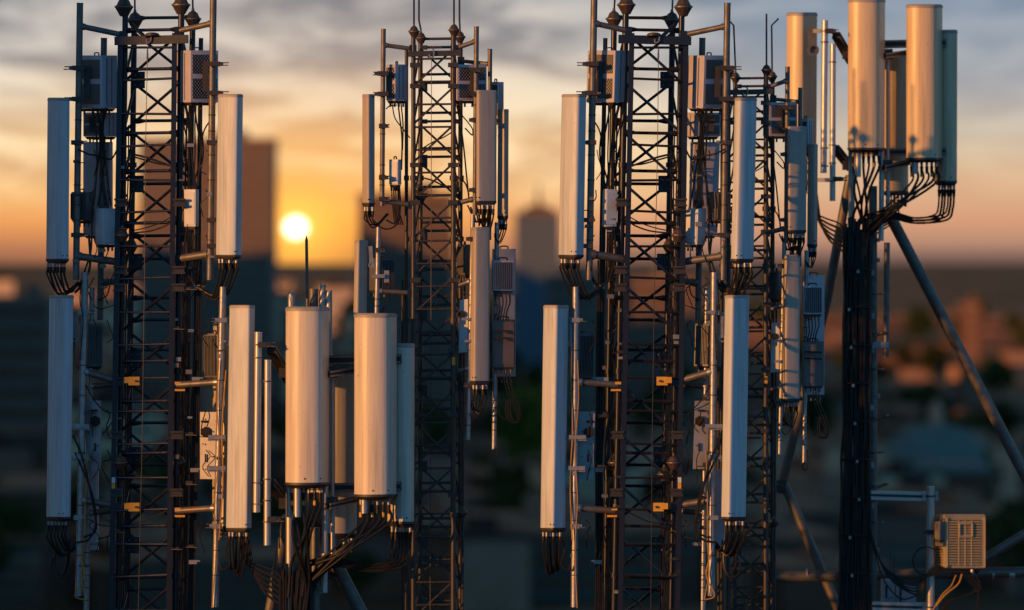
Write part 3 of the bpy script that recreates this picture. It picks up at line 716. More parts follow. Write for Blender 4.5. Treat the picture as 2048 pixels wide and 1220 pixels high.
    r2 = boxunit(S, 'second perforated radio hanging under the top {L} radio of {s}', 166, 210, 236, 226, 272, 40, .22, perf='L')
    r3 = boxunit(S, 'perforated radio unit at the top {R} of {s}', 349, 381, 437, 102, 204, 50, -.02, perf='R')
    for T_, x, ys, o in ((r1, 158, (136, 198), -1), (r3, 427, (128, 186), 1)):
        for y in ys: clamp(S, T_, x, y, -.05, o, 26, 34)
    boxunit(S, 'small white box halfway up the {R} side of {s}', 368, 391, 398, 380, 452, 25, .02, 'boxwhite', 'junction_box', 'box', r=.004)
    boxunit(S, 'small white box halfway up the {L} side of {s}', 190, 206, 233, 418, 488, 55, .05, 'boxwhite', 'junction_box', 'box', r=.004)
    boxunit(S, 'flat back panel behind the inner {L} pole of {s}', 166, 218, 226, 285, 470, 25, .42, 'box', 'flat_antenna', 'panel', r=.006)
    boxunit(S, 'finned radio beside the {L} pole of {s} above the small box', 142, 172, 186, 385, 440, 30, .12, 'fins', fins='L')
    boxunit(S, 'finned radio behind the lower {L} panel of {s}', 150, 176, 206, 648, 732, 62, .10, 'fins', fins='R')
    boxunit(S, 'finned radio beside the lower {R} pole of {s}', 407, 436, 452, 668, 754, 30, .10, 'fins', fins='L')
    for (xa, xb, y0, y1, sd) in ((172, 201, 802, 938, 1), (400, 438, 824, 958, -1)):
        T_ = S.thing('cable_cabinet', 'flat bracket plate cabinet on the lower ' + ('{L}' if sd > 0 else '{R}') + ' pole of {s}', 'cabinet', (xa + xb) / 2, y1, .02)
        q = [S.P(xa, y1, .05), S.P(xb, y1, .03), S.P(xb, y0, .03), S.P(xa, y0, .05)]
        back = [p + Vector((0, u * 14, 0)) for p in q]
        o = T_.part('housing', MB().add(q + back, [(0, 1, 2, 3), (4, 7, 6, 5), (0, 4, 5, 1), (1, 5, 6, 2), (2, 6, 7, 3), (3, 7, 4, 0)]), 'cabinet', smooth=0)
        hx = xb - 11 if sd > 0 else xa + 11
        T_.part('port_opening', MB().lathe(S.P(hx, y0 + 40, .02), [(u * 11, 0), (u * 11, u * 3)], 6, Vector((0, -1, 0))), 'void', o, smooth=0)
        T_.part('slot', MB().box(S.P(hx - 2, y0 + 19, .025), u * 14, u * 2, u * 4), 'void', o); T_.part('slot', MB().box(S.P(hx, y0 + 92, .025), u * 3, u * 2, u * 16), 'void', o)
        for y in (y0 + 50, y0 + 112):
            T_.part('strap_bracket', MB().box(S.P(162 if sd > 0 else 434, y, -.06), u * 34, u * 16, u * 8).box(S.P(162 if sd > 0 else 434, y + 6, -.05), u * 36, u * 12, u * 3), 'plate')
        for k in range(5): T_.part('rivet', MB().lathe(S.P(xa + 6 + (k % 2) * 18, y0 + 14 + k * 25, .025), [(u * 1.5, 0), (u * 1.5, u * 2)], 6, Vector((0, -1, 0))), 'rail', o)
    T_ = S.thing('flat_antenna', 'amber lit back panel below the lower {L} cabinet of {s}', 'panel', 178, 1100, .3)
    T_.part('housing', blockmb(*sorted((S.P(166, 0, .3).x, S.P(192, 0, .3).x)), S.P(0, 0, .28).y, S.P(0, 0, .36).y, S.P(0, 1100, .3).z, S.P(0, 940, .3).z), 'box', smooth=0)
    T_.part('edge_trim', blockmb(*sorted((S.P(188, 0, .3).x, S.P(192.5, 0, .3).x)), S.P(0, 0, .27).y, S.P(0, 0, .279).y, S.P(0, 1100, .3).z, S.P(0, 940, .3).z), 'boxwhite', smooth=0)
    T_.part('clip', MB().box(S.P(178, 1088, .26), u * 40, u * 8, u * 6), 'plate')

    # cables
    loops(S, 'black jumper cables looping under the upper {L} panel of {s}', p1, (158, 566), 34, extra=[[(158, 575, .05), (170, 540, .06), (182, 500, .08), (184, 440, .1), (190, 370, .12), (199, 300, .1), (200, 240, .05)], [(150, 585, .05), (168, 565, .02), (180, 530, .06), (178, 470, .12)]])
    loops(S, 'black jumper cables looping under the upper {R} panel of {s}', p2, (396, 576), 30, extra=[[(396, 576, .05), (376, 548, .05), (368, 500, .06), (378, 440, .06)], [(396, 578, .05), (412, 560, .02), (418, 540, -.04), (416, 520, -.02)]])
    loops(S, 'black jumper cables looping under the lower {L} panel of {s}', p3, (166, 1070), 62, extra=[[(120, 1095, -.05), (104, 1120, -.04), (102, 1145, -.04), (120, 1155, -.04), (136, 1130, -.02), (138, 1080, .02)], [(112, 1090, -.05), (110, 1130, -.05), (124, 1150, -.04), (134, 1120, -.03), (132, 1080, 0)], [(168, 1075, -.1), (192, 1058, -.1), (184, 1000, -.12), (166, 920, -.12), (146, 870, -.08)], [(150, 1085, -.1), (178, 1078, -.11), (192, 1040, -.1), (182, 980, -.1), (150, 905, -.1)]])
    loops(S, 'black jumper cables looping under the lower {R} panel of {s}', p4, (470, 1118), 46, extra=[[(462, 1075, -.1), (452, 1100, -.1), (460, 1128, -.1), (445, 1140, -.1), (440, 1130, -.1)]])
    cables(S, 'black cables hanging from the top {R} radio of {s}', [[(x, 208, .05), (x + d, 250, .08), (x + e, 310, .1), (x + e2, 378, .06)] for x, d, e, e2 in ((362, 6, 16, 14), (372, 4, 12, 20), (380, 2, 4, 10), (392, -2, -2, -6), (398, 4, 8, -6), (388, 6, 14, -4))] + [[(424, 236, -.02), (408, 262, .02), (402, 300, .06), (396, 372, .06)]], 1.7)
    cables(S, 'black cables running down from the top {L} radios of {s}', [[(x, 216, .02), (x + d, 262, .06), (x + e, 330, .08), (x + f, 412, .05)] for x, d, e, f in ((186, 6, 8, 2), (196, 4, 6, 18), (206, 0, -4, 4), (192, 14, 20, 30), (214, -10, -6, -18))] + [[(156, 298, -.08), (176, 308, -.06), (200, 312, 0), (222, 318, .05), (236, 296, .1)], [(262, 312, .1), (290, 320, .1), (320, 328, .12), (342, 330, .12)], [(264, 308, .1), (296, 316, .1), (342, 332, .12)]], 1.9)
    cables(S, 'black jumpers under the small {R} box of {s}', [[(372 + 5 * k, 456, .06), (371 + 5 * k, 490, .06), (368 + 6 * k, 530, .08), (374 + 4 * k, 565, .1)] for k in range(6)], 1.7)
    cables(S, 'black cables sagging across the front bars of {s}', [[(262, 462, .05), (290, 456, .05), (320, 446, .05), (346, 432, .05)], [(262, 466, .08), (300, 462, .08), (330, 452, .08), (348, 440, .08)], [(262, 1048, .02), (290, 1042, .02), (320, 1028, .02), (338, 1018, .02)]], 1.5)
    cables(S, 'long feeder cables strapped down the {R} side of {s}', [[(390 + 4.2 * k, 520, .2 + .02 * (k % 2)), (389 + 4.1 * k, 640, .2), (386 + 4 * k, 800, .21), (383 + 3.9 * k, 950, .2), (379 + 3.6 * k, 1100, .2), (376 + 3.5 * k, 1280, .2)] for k in range(4)] + [[(372, 830, .16), (377, 900, .15), (370, 960, .16), (372, 1010, .16)], [(362, 640, .2), (372, 690, .2), (360, 760, .2), (366, 840, .2)]], 2.1, name='feeder_cables')
    rg = random.Random(3 if S.mir else 9)
    def riser(x0, x1, dy, ya, yb):
        return [(x0 + (x1 - x0) * k / 9 + rg.uniform(-2.2, 2.2), ya + (yb - ya) * k / 9, dy + rg.uniform(-.015, .015)) for k in range(10)]
    cables(S, 'dark riser cables clipped along the inner legs of {s}', [riser(x0, x1, dy, ya, 1290) for x0, x1, dy, ya in ((368, 356, .26, 215), (373, 360, .3, 240), (379, 366, .33, 225), (257, 243, .2, 250), (262, 247, .24, 300), (392, 372, .36, 470), (358, 347, .2, 520))], 1.7, name='riser_cables', smoothn=3)
    cables(S, 'short loose cable ends sprouting from the legs of {s}', [[(x, y, d), (x + rg.uniform(-9, 9), y + rg.uniform(8, 18), d - .03), (x + rg.uniform(-14, 14), y + rg.uniform(22, 40), d - .02), (x + rg.uniform(-6, 6), y + rg.uniform(44, 70), d)] for x, d in ((246, .08), (366, .14), (378, .2), (188, .0), (214, .2), (412, .02)) for y in (300, 380, 470, 555, 640, 820, 900, 1040)], 1.1, name='loose_cables', smoothn=4)
    Tc = S.thing('pole_fittings', 'small zinc fittings and clips scattered along the poles of {s}', 'fittings', 290, 1200, 0)
    for k in range(46):
        y = rg.uniform(280, 1190); x = rg.choice([156 if y < 540 else 163, 204 if y < 620 else 178, 362 - y * .011, 246 - y * .012, 424 if y < 540 else 440, 380])
        b_ = MB().box(S.P(x + rg.uniform(-5, 5), y, -.05 if x < 190 or x > 410 else .05), u * rg.uniform(6, 15), u * rg.uniform(5, 12), u * rg.uniform(3, 9))
        if k % 3 == 0: b_.tube([S.P(x - 8, y + 2, -.05), S.P(x + 14, y + 3, -.06)], u * 1.0, 6)
        Tc.part('fitting', b_, ('rail', 'plate', 'galv_dark')[k % 3])
    T_ = S.thing('cable_clips', 'zinc clips holding the feeder cables on the {R} side of {s}', 'clips', 392, 1130, .15)
    for x, y in ((396, 574), (392, 758), (389, 940), (386, 1124)): T_.part('clip', MB().box(S.P(x, y, .15), u * 16, u * 8, u * 8).box(S.P(x + 10, y - 2, .15), u * 8, u * 6, u * 3), 'plate')
    cables(S, 'thin black cables strung beside the {L} poles of {s}', [[(186, 610, .0), (200, 618, .1), (222, 612, .1), (234, 608, .1)], [(196, 600, .1), (214, 590, .1), (222, 560, .1), (232, 540, .1)], [(172, 770, -.06), (188, 800, -.02), (210, 822, .02), (232, 826, .04)], [(176, 1038, -.06), (200, 1050, 0), (236, 1054, .05)], [(196, 1078, 0), (218, 1072, .02), (238, 1060, .05)], [(206, 868, .02), (220, 850, .02), (228, 840, .05)], [(164, 560, -.1), (160, 600, -.1), (166, 640, -.1), (160, 720, -.1)]], 1.3)
    cables(S, 'thin cables running down the lower {R} pole of {s}', [[(438, 720, -.09), (434, 800, -.09), (438, 900, -.09), (430, 1000, -.09), (432, 1100, -.09), (424, 1216, -.09)], [(452, 740, -.06), (444, 860, -.08), (446, 960, -.08), (438, 1080, -.09)]], 1.3, m='cableyellow')
    cables(S, 'thin cables running down the lower {L} pole of {s}', [[(176, 900, -.1), (170, 1000, -.1), (168, 1080, -.1), (163, 1140, -.1), (170, 1200, -.1)], [(158, 1100, -.1), (168, 1150, -.1), (150, 1190, -.1), (168, 1200, -.1)]], 1.2, m='cableyellow')

# ------------------------------------------------------------------ slim lattice tower (drawn as the middle one)
def site_slim(S, left_side=True):
    T = S.thing('lattice_tower', '{s}, a narrow lattice with brown painted bars', 'tower', 868, 1830); u = S.r(1)
    FL, BL, FR, BR = 827, 841, 907, 921
    for x, dy, r, y0 in ((FL, 0, 4.6, 68), (FR, 0, 5.2, 66), (BL, .42, 4.6, 84), (BR, .42, 4.6, 84), (813, .25, 3.6, 100)):
        leg = T.part('leg', MB().tube([S.P(x, y0, dy), S.P(x - 1, 1830, dy)], S.r(r), 10), 'paint_brown')
        for y in (356, 478, 640, 780, 900, 1030):
            p = S.P(x, y, dy); T.part('leg_flange', MB().tube([p + Vector((0, 0, u * 5)), p - Vector((0, 0, u * 5))], S.r(r * 1.5), 10), 'paint_brown', leg)
    bar = lambda nme, a, b, r: T.part(nme, MB().tube([S.P(*a), S.P(*b)], S.r(r), 6), 'paint_brown')
    y = 118.
    while y < 1290: bar('rung', (FL, y, .0), (FR, y - 1, .0), 2.1); y += 45.5
    y = 78.; k = 0
    while y < 1290:
        o = bar('crossbar', (BL, y, .42), (BR, y - 1, .42), 2.7)
        if k % 2:
            for x, sg in ((BL + 4, 1), (BR - 4, -1)): T.part('crossbar_end', MB().box(S.P(x + sg * 4, y, .41), u * 12, u * 6, u * 9), 'paint_brown', o)
        y += (17, 54, 17, 60)[k % 4]; k += 1
    y = 98.; k = 0
    while y < 1290:
        h = 74
        bar('brace', (BL, y, .42), (BR, y + h, .42), 2.2); bar('brace', (FR, y, .02), (FL, y + h, .02), 2.2)
        bar('brace', (FR, y, .02), (BR, y + h, .4), 2.0); bar('brace', (BL, y, .4), (FL, y + h, .02), 2.0)
        if k % 2 == 0: T.part('gusset_plate', MB().box(S.P(BL + 6, y + h, .41), u * 16, u * 4, u * 22), 'paint_brown')
        y += h + 2; k += 1
    T.part('head_beam', MB().beam(S.P(816, 108, -.03), S.P(922, 106, -.03), S.r(6), S.r(11)), 'paint_brown')
    shackle(S, T, 864, 108, -.06)
    T.part('hoist_wire', MB().tube([S.P(863, 118, -.05), S.P(862, 600, -.05), S.P(860, 1260, -.05)], S.r(.7), 5), 'paint_brown')
    for x, y, dy, rod in ((828, 63, 0, [(828, -60)]), (842, 76, .42, [(838, 40), (838, -60)]), (908, 60, 0, [(908, -60)]), (920, 74, .42, [(919, 40), (919, -60)])):
        if S.k < .95: rod = [(rod[0][0], -60)] if dy == 0 else [(919 if x > 900 else 838, -35), (934 if x > 900 else 824, -50)]
        insulator(S, T, x, y, dy, .62, rod)
    for x, y, dy in ((838, 378, .1), (842, 396, .3), (910, 376, .1), (928, 650, .1), (925, 1025, .1)): insulator(S, T, x, y, dy, .55)
    for y in (130, 172, 330, 405, 560, 700, 830, 990):
        for x in (830, 906): T.part('splice_bracket', MB().box(S.P(x, y, -.02), u * 20, u * 9, u * 9), 'rail')
    T.part('leg_sticker', MB().box(S.P(FR, 722, -.03), u * 6, u * 1, u * 16), 'yellow')
    T.part('feeder_bundle', MB().tube([S.P(806, 560, .2), S.P(805, 800, .2), S.P(806, 1260, .2)], S.r(3), 7).tube([S.P(812, 520, .16), S.P(811, 800, .16), S.P(812, 1260, .16)], S.r(2.2), 7).tube([S.P(929, 560, .3), S.P(927, 800, .3), S.P(925, 1260, .3)], S.r(2.4), 7), 'paint_brown')
    # poles
    if left_side:
        pole(S, 'upper left mounting pole of {s}', (767, 58), (764, 412), 4.9, -.03, 'galv_dark', arms=[(767, 90, 826, 98, 4.4, .02), (765, 402, 824, 410, 5, .02)], ties=(268, 330, 350, 370))
        pole(S, 'lower left mounting pole of {s}', (757, 455), (753, 640), 4.9, -.03, 'galv', arms=[(756, 582, 822, 586, 4.8, .02)], ties=(598, 612))
    pole(S, 'upper right mounting pole of {s}', (953, 53), (950, 430), 5, -.03, 'galv_dark', arms=[(953, 82, 908, 98, 4.6, .02), (948, 398, 908, 408, 5, .02)], ties=(210,))
    pole(S, 'far right mounting pole of {s}', (980, 98), (978, 480), 4.6, .12, 'galv_dark', arms=[(979, 128, 922, 122, 4, .3)])
    pole(S, 'lower right mounting pole of {s}', (946, 428), (936, 880), 4.6, -.02, 'galv', arms=[(942, 562, 908, 574, 4.6, .02), (940, 736, 908, 744, 4.6, .02)], ties=(560, 590, 610, 640, 660, 700, 850))
    pole(S, 'outer lower right mounting pole of {s}', (994, 445), (988, 898), 4.8, .1, 'galv', arms=[(992, 760, 922, 772, 4, .4)], ties=(590, 610, 630, 800, 815, 830, 845, 860))
    # panels
    if left_side:
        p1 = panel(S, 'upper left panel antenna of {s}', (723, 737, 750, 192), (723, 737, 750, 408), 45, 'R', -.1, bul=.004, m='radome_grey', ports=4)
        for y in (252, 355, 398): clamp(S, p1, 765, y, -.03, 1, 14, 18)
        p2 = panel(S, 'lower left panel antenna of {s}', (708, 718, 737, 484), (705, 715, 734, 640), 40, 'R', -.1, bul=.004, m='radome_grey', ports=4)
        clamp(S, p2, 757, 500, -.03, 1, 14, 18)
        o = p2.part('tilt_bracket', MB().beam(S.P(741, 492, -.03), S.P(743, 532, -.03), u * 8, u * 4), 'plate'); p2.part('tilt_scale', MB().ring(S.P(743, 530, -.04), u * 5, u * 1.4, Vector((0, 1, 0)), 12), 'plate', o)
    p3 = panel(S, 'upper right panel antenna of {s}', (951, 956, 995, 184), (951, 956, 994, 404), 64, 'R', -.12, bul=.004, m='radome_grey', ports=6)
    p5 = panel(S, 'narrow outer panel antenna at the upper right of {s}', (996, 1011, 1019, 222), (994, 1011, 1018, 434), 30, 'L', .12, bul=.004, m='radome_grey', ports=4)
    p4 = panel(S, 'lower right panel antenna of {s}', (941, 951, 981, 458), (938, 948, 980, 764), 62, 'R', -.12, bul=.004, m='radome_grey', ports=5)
    for T_, x, y in ((p3, 950, 240), (p3, 950, 380), (p4, 944, 478), (p4, 938, 770)): clamp(S, T_, x, y, -.03, -1, 14, 16)
    # radios
    if left_side:
        r1 = boxunit(S, 'perforated radio unit at the upper left of {s}', 772, 790, 815, 130, 200, 50, -.02, perf='L')
        for y in (147, 188): clamp(S, r1, 766, y, -.05, -1, 22, 24)
        boxunit(S, 'small white box beside the upper left pole of {s}', 778, 796, 803, 320, 368, 30, -.02, 'boxwhite', 'junction_box', 'box', r=.004)
        boxunit(S, 'finned radio behind the lower left pole of {s}', 738, 762, 790, 518, 580, 62, .08, 'fins', fins='R')
        T_ = S.thing('pole_bracket', 'zinc bracket across the lower left pole of {s}', 'bracket', 757, 556, -.06)
        T_.part('strap', MB().box(S.P(757, 552, -.07), u * 26, u * 14, u * 7), 'plate'); T_.part('plate', MB().box(S.P(773, 553, -.05), u * 10, u * 4, u * 24), 'plate')
    r3 = boxunit(S, 'perforated radio unit at the upper right of {s}', 900, 914, 974, 130, 200, 62, -.02, perf='R')
    clamp(S, r3, 952, 140, -.05, 1, 22, 18); clamp(S, r3, 952, 188, -.05, 1, 22, 18)
    boxunit(S, 'smaller perforated radio behind the upper right panel of {s}', 975, 996, 1008, 165, 236, 35, .2, perf='L')
    boxunit(S, 'streaked back panel beside the upper right panel of {s}', 995, 1000, 1012, 252, 432, 60, .25, 'boxwhite', 'flat_antenna', 'panel', r=.004)
    boxunit(S, 'finned radio behind the lower right panel of {s}', 915, 932, 944, 490, 548, 35, .1, 'fins', fins='L')
    boxunit(S, 'tall back panel right of the lower right panel of {s}', 984, 990, 1032, 499, 752, 60, .25, 'box', 'flat_antenna', 'panel', r=.006)
    boxunit(S, 'grey ribbed radio right of the lower right panel of {s}', 983, 987, 1029, 522, 580, 66, .0, 'box', fins='R')
    T_ = boxunit(S, 'brown cabinet under the grey radio of {s}', 983, 985, 1031, 640, 733, 70, .02, 'brown', 'cabinet', 'cabinet')
    for y in (662, 676): T_.part('handle_bar', MB().beam(S.P(990, y - 1, -.03), S.P(1026, y + 1, -.03), u * 4, u * 4), 'black')
    T_ = S.thing('cable_cabinet', 'flat pale bracket plate left of the lower right panel of {s}', 'cabinet', 928, 700, .05)
    q = [S.P(917, 706, .06), S.P(936, 704, .04), S.P(936, 598, .04), S.P(919, 600, .06)]
    o = T_.part('housing', MB().add(q + [p + Vector((0, u * 10, 0)) for p in q], [(0, 1, 2, 3), (4, 7, 6, 5), (0, 4, 5, 1), (1, 5, 6, 2), (2, 6, 7, 3), (3, 7, 4, 0)]), 'boxwhite', smooth=0)
    T_.part('port_opening', MB().lathe(S.P(924, 628, .035), [(u * 7, 0), (u * 7, u * 3)], 6, Vector((0, -1, 0))), 'void', o, smooth=0)
    for y in (638, 682): T_.part('strap_bracket', MB().box(S.P(936, y, -.05), u * 26, u * 10, u * 5), 'plate')
    # cables
    if left_side:
        loops(S, 'black jumper cables looping under the upper left panel of {s}', p1, (776, 430), 36, r=1.5, extra=[[(772, 440, .02), (790, 446, .02), (800, 420, .02), (796, 375, 0)], [(745, 440, 0), (770, 458, .0), (795, 446, .0), (801, 400, 0), (792, 372, 0)]])
        cables(S, 'black cables hanging from the upper left radio of {s}', [[(784, 206, 0), (790, 236, .02), (806, 258, .06), (820, 276, .1)], [(796, 206, 0), (800, 240, 0), (804, 280, .02), (803, 340, .04)], [(802, 206, 0), (806, 250, 0), (805, 300, .02)], [(772, 218, 0), (780, 212, 0), (794, 210, 0)]], 1.5)
        cables(S, 'short black cables under the small left box of {s}', [[(783 + 4 * k, 372, -.02), (784 + 4 * k, 395, 0), (786 + 3 * k, 420, 0), (790 + 4 * k, 450, .02)] for k in range(5)], 1.4)
        cables(S, 'black cables under the finned radio of {s}', [[(742, 586, 0), (746, 600, 0), (752, 616, 0), (750, 640, 0)], [(778, 584, 0), (776, 602, 0), (766, 618, 0), (756, 640, 0)]], 1.4)
    loops(S, 'black jumper cables bunched under the upper right panel of {s}', p3, (962, 442), 22, r=1.7, extra=[[(935 + 6 * k, 410 + 4 * (k % 3), 0), (944 + 5 * k, 430 + 5 * (k % 2), -.02), (950 + 4 * k, 444, -.02), (966 + 3 * k, 436, .02)] for k in range(6)])
    loops(S, 'black jumper cables under the narrow outer panel of {s}', p5, (990, 470), 22, r=1.4)
    loops(S, 'black jumper cables looping under the lower right panel of {s}', p4, (938, 800), 34, r=1.3, extra=[[(920, 770, 0), (918, 795, 0), (930, 806, 0), (946, 800, 0)], [(962, 800, -.05), (960, 825, -.05), (948, 838, -.05), (938, 826, -.05)]])
    cables(S, 'black cables between grey radio and brown cabinet of {s}', [[(990 + 7 * k, 586, 0), (992 + 7 * k, 604, 0), (994 + 5 * k, 622, .0), (988 + 6 * k, 640, .02)] for k in range(5)], 1.4)
    cables(S, 'black cables looping below the brown cabinet of {s}', [[(1008 + 5 * k, 738, .02), (1010 + 6 * k, 770, 0), (1024 + 6 * k, 805, 0), (1034 + 3 * k, 836, 0), (1024 + 4 * k, 846, 0), (1012 + 5 * k, 830, 0), (1012 + 4 * k, 800, .02)] for k in range(3)] + [[(1000, 800, .05), (998, 825, .05), (1010, 838, .05), (1022, 820, .05), (1024, 800, .05)], [(990, 895, .05), (984, 908, .05), (992, 914, .05), (996, 900, .05), (994, 870, .05)]], 1.3)
    cables(S, 'black cables threading down beside the upper right radio of {s}', [[(914, 210, .05), (924, 230, .05), (936, 245, .05), (946, 262, .05), (948, 300, .05)], [(918, 206, .1), (922, 250, .1), (928, 300, .08), (934, 360, .08), (938, 400, .05)], [(930, 256, .05), (944, 270, .05), (946, 262, .02)], [(846, 296, .02), (866, 284, .02), (888, 274, .02), (904, 264, .02)], [(848, 356, .02), (868, 362, .02), (888, 372, .02), (904, 374, .02)], [(912, 352, .1), (930, 366, .1), (938, 390, .05)], [(912, 440, .1), (918, 470, .1), (924, 482, .1)]], 1.5)

# ------------------------------------------------------------------ rooftop mast with broad panels (drawn as the right one)
def site_mast(S, full=True):
    u = S.r(1)
    T = S.thing('antenna_mast', '{s} with steel trunk pipe and braced frame', 'mast', 1745, 1830, .3)
    trunk = T.part('trunk_pipe', MB().tube([S.P(1746, 372, .32), S.P(1746, 800, .32), S.P(1744, 1830, .32)], S.r(8.5), 16), 'galv_dark')
    for y in (480, 520, 792, 1100):
        p = S.P(1746, y, .32); T.part('trunk_flange', MB().tube([p + Vector((0, 0, u * 4)), p - Vector((0, 0, u * 4))], S.r(14), 16), 'galv_dark', trunk)
    for (x0, y0, x1, y1, r, dy) in ((1703, 300, 1703, 520, 6.5, .1), (1764, 300, 1762, 482, 5.5, .2)): T.part('riser_pipe', MB().tube([S.P(x0, y0, dy), S.P(x1, y1, dy)], S.r(r), 14), 'alu')
    # braces
    T.part('brace_pipe', MB().tube([S.P(1700, 352, .55), S.P(1654, 600, .75), S.P(1560, 985, 1.1)], S.r(9.5), 14), 'galv_dark')
    T.part('brace_pipe', MB().tube([S.P(1782, 435, .5), S.P(2075, 1000, .9)], S.r(11.5), 14), 'galv_dark')
    if full:
        T.part('brace_pipe', MB().tube([S.P(1568, 968, 1.0), S.P(1690, 1250, .9), S.P(1720, 1320, .9)], S.r(9.5), 14), 'galv_dark')
        T.part('tie_pipe', MB().tube([S.P(1550, 1154, .9), S.P(1700, 1152, .9)], S.r(10.5), 14), 'galv_dark'); T.part('tie_pipe', MB().tube([S.P(1740, 1150, .9), S.P(2120, 1143, .9)], S.r(11), 14), 'galv_dark')
        T.part('brace_pipe', MB().tube([S.P(1968, 1118, .8), S.P(2110, 1030, .8)], S.r(9.5), 14), 'galv_dark')
        for x, w in ((1612, 3), (1984, 4), (2018, 11)): T.part('peeling_tape', MB().tube([S.P(x, 1148, .9), S.P(x + w, 1148, .9)], S.r(11.3), 12), 'alu')
        o = T.part('brace_joint', MB().box(S.P(1562, 972, .98), u * 20, u * 22, u * 24), 'rail')
        for k in range(3): T.part('joint_bolt', MB().lathe(S.P(1556 + k * 8, 968 + k * 3, .9), [(u * 2.5, 0), (u * 2.5, u * 5)], 6, Vector((0, -1, 0))), 'galv_dark', o)
        T.part('side_pipe', MB().tube([S.P(1774, 485, .2), S.P(1772, 714, .2)], S.r(6), 12), 'galv_dark')
        T.part('side_clamp', MB().box(S.P(1760, 690, .2), u * 34, u * 14, u * 12), 'plate')
        for i, y in enumerate((588, 668, 738, 836, 905, 972, 1044)):
            big = i in (1, 3, 5); e = S.P(1775 if big else 1766, y - (5 if big else 0), .1)
            o = T.part('step_peg', MB().beam(S.P(1752, y + (3 if big else 0), .24), e, u * (8 if big else 6), u * 4), 'galv_dark')
            T.part('peg_band', MB().ring(S.P(1745, y, .32), S.r(9.5), u * 1.6, None, 16), 'rail', o)
        for y in (545, 632, 700, 815, 930, 1010): T.part('hose_clip', MB().box(S.P(1744, y, .22), u * 9, u * 6, u * 11), 'plate')
    # rails of the head frame (open channels)
    def rail(a, b, w=15, h=13):
        A, B = S.P(*a), S.P(*b); o = T.part('frame_rail', MB().beam(A, B, S.r(w), S.r(h)), 'rail')
        t = (B - A).normalized(); s_ = t.cross(Vector((0, 0, 1))).normalized()
        for k in (-1, 1):
            for j in (-1, 1): T.part('rail_lip', MB().beam(A + s_ * k * S.r(w * .5) + Vector((0, 0, j * S.r(h * .36))) - t * S.r(1), B + s_ * k * S.r(w * .5) + Vector((0, 0, j * S.r(h * .36))), S.r(2), S.r(3)), 'plate', o)
    rail((1672, 70, -.05), (1702, 122, .42)); rail((1670, 296, -.05), (1702, 336, .42))
    rail((1700, 90, .5), (1892, 86, .2), 12, 16); rail((1700, 306, .5), (1892, 302, .2), 12, 15)
    rail((1768, 112, .1), (1850, 100, .46), 12, 10); rail((1768, 336, .1), (1846, 318, .46), 12, 10)
    for y in (96, 318): 
        for x in (1694, 1776): T.part('rail_joint', MB().box(S.P(x, y + 12, .2), u * 18, u * 16, u * 20), 'rail')
    # poles in front of the rails
    for (lab, a, b, r) in (('taller front pole at the left of {s}', (1650, 41), (1647, 346), 6.3), ('shorter front pole at the left of {s}', (1666, 88), (1665, 402), 5.8)):
        Tp = pole(S, lab, a, b, r, -.12, 'alu')
        for y in ((62, 84, 296, 332) if a[0] < 1660 else (124, 290, 326, 362)):
            Tp.part('u_bolt', MB().ring(S.P(a[0] - 1, y, -.12), S.r(r * 1.12), u * 1.2, None, 14), 'galv_dark')
        clamp(S, Tp, a[0] + 8, 62 if a[0] < 1660 else 358, -.12, 1, 16, 24)
    pole(S, 'short stub pole under the front panel of {s}', (1716, 300), (1716, 354), 6, -.02, 'alu')
    pole(S, 'short stub pole under the right panel of {s}', (1830, 318), (1830, 348), 6.5, .02, 'galv')
    pole(S, 'long rear pole between the panels of {s}', (1776, 120), (1776, 420), 4, .3, 'alu')
    # panels
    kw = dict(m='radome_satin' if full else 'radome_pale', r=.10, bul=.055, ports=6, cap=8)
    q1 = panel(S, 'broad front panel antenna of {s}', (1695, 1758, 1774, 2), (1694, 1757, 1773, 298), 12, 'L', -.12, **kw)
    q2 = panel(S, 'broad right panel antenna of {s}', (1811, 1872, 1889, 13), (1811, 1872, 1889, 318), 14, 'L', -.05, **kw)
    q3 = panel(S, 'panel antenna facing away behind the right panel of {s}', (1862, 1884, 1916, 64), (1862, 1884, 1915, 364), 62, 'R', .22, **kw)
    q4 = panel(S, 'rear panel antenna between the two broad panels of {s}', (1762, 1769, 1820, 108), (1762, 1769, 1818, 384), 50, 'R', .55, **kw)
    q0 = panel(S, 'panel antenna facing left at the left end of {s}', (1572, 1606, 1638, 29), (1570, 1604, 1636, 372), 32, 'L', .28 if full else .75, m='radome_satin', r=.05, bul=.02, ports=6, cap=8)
    if full: o = q0.part('tilt_bracket', MB().beam(S.P(1622, 55, .2), S.P(1626, 105, .2), u * 14, u * 10), 'galv_dark'); q0.part('tilt_scale', MB().ring(S.P(1626, 100, .14), u * 10, u * 2, Vector((0, 1, 0)), 16), 'galv_dark', o)
    if full: q0.part('pole_strut', MB().beam(S.P(1630, 62, .15), S.P(1652, 62, -.08), u * 9, u * 8), 'alu')
    if full: q0.part('pole_strut', MB().beam(S.P(1628, 360, .15), S.P(1664, 360, -.08), u * 9, u * 8), 'alu')
    # cables from the panels to the trunk
    rr = random.Random(5)
    def drop(q, mid, g, dyg):
        runs = []
        for i, p in enumerate(q.ports):
            d = p - Vector((0, 0, u * 14)); x = g[0] + rr.uniform(-16, 16); y = g[1] + rr.uniform(-20, 30)
            m_ = S.P(mid[0] + rr.uniform(-10, 10) + (i - 2.5) * mid[2], mid[1] + rr.uniform(-8, 8), dyg - .1)
            runs.append([p, d, d - Vector((0, 0, u * mid[3])), m_, S.P(x, y, dyg), S.P(x - 6, y + 60, dyg)])
        return runs
    gx = 1722
    c1 = cables(S, 'black feeder cables dropping from the front panel of {s}', drop(q1, (1724, 384, 4, 18), (gx, 440), .05), 2.6)
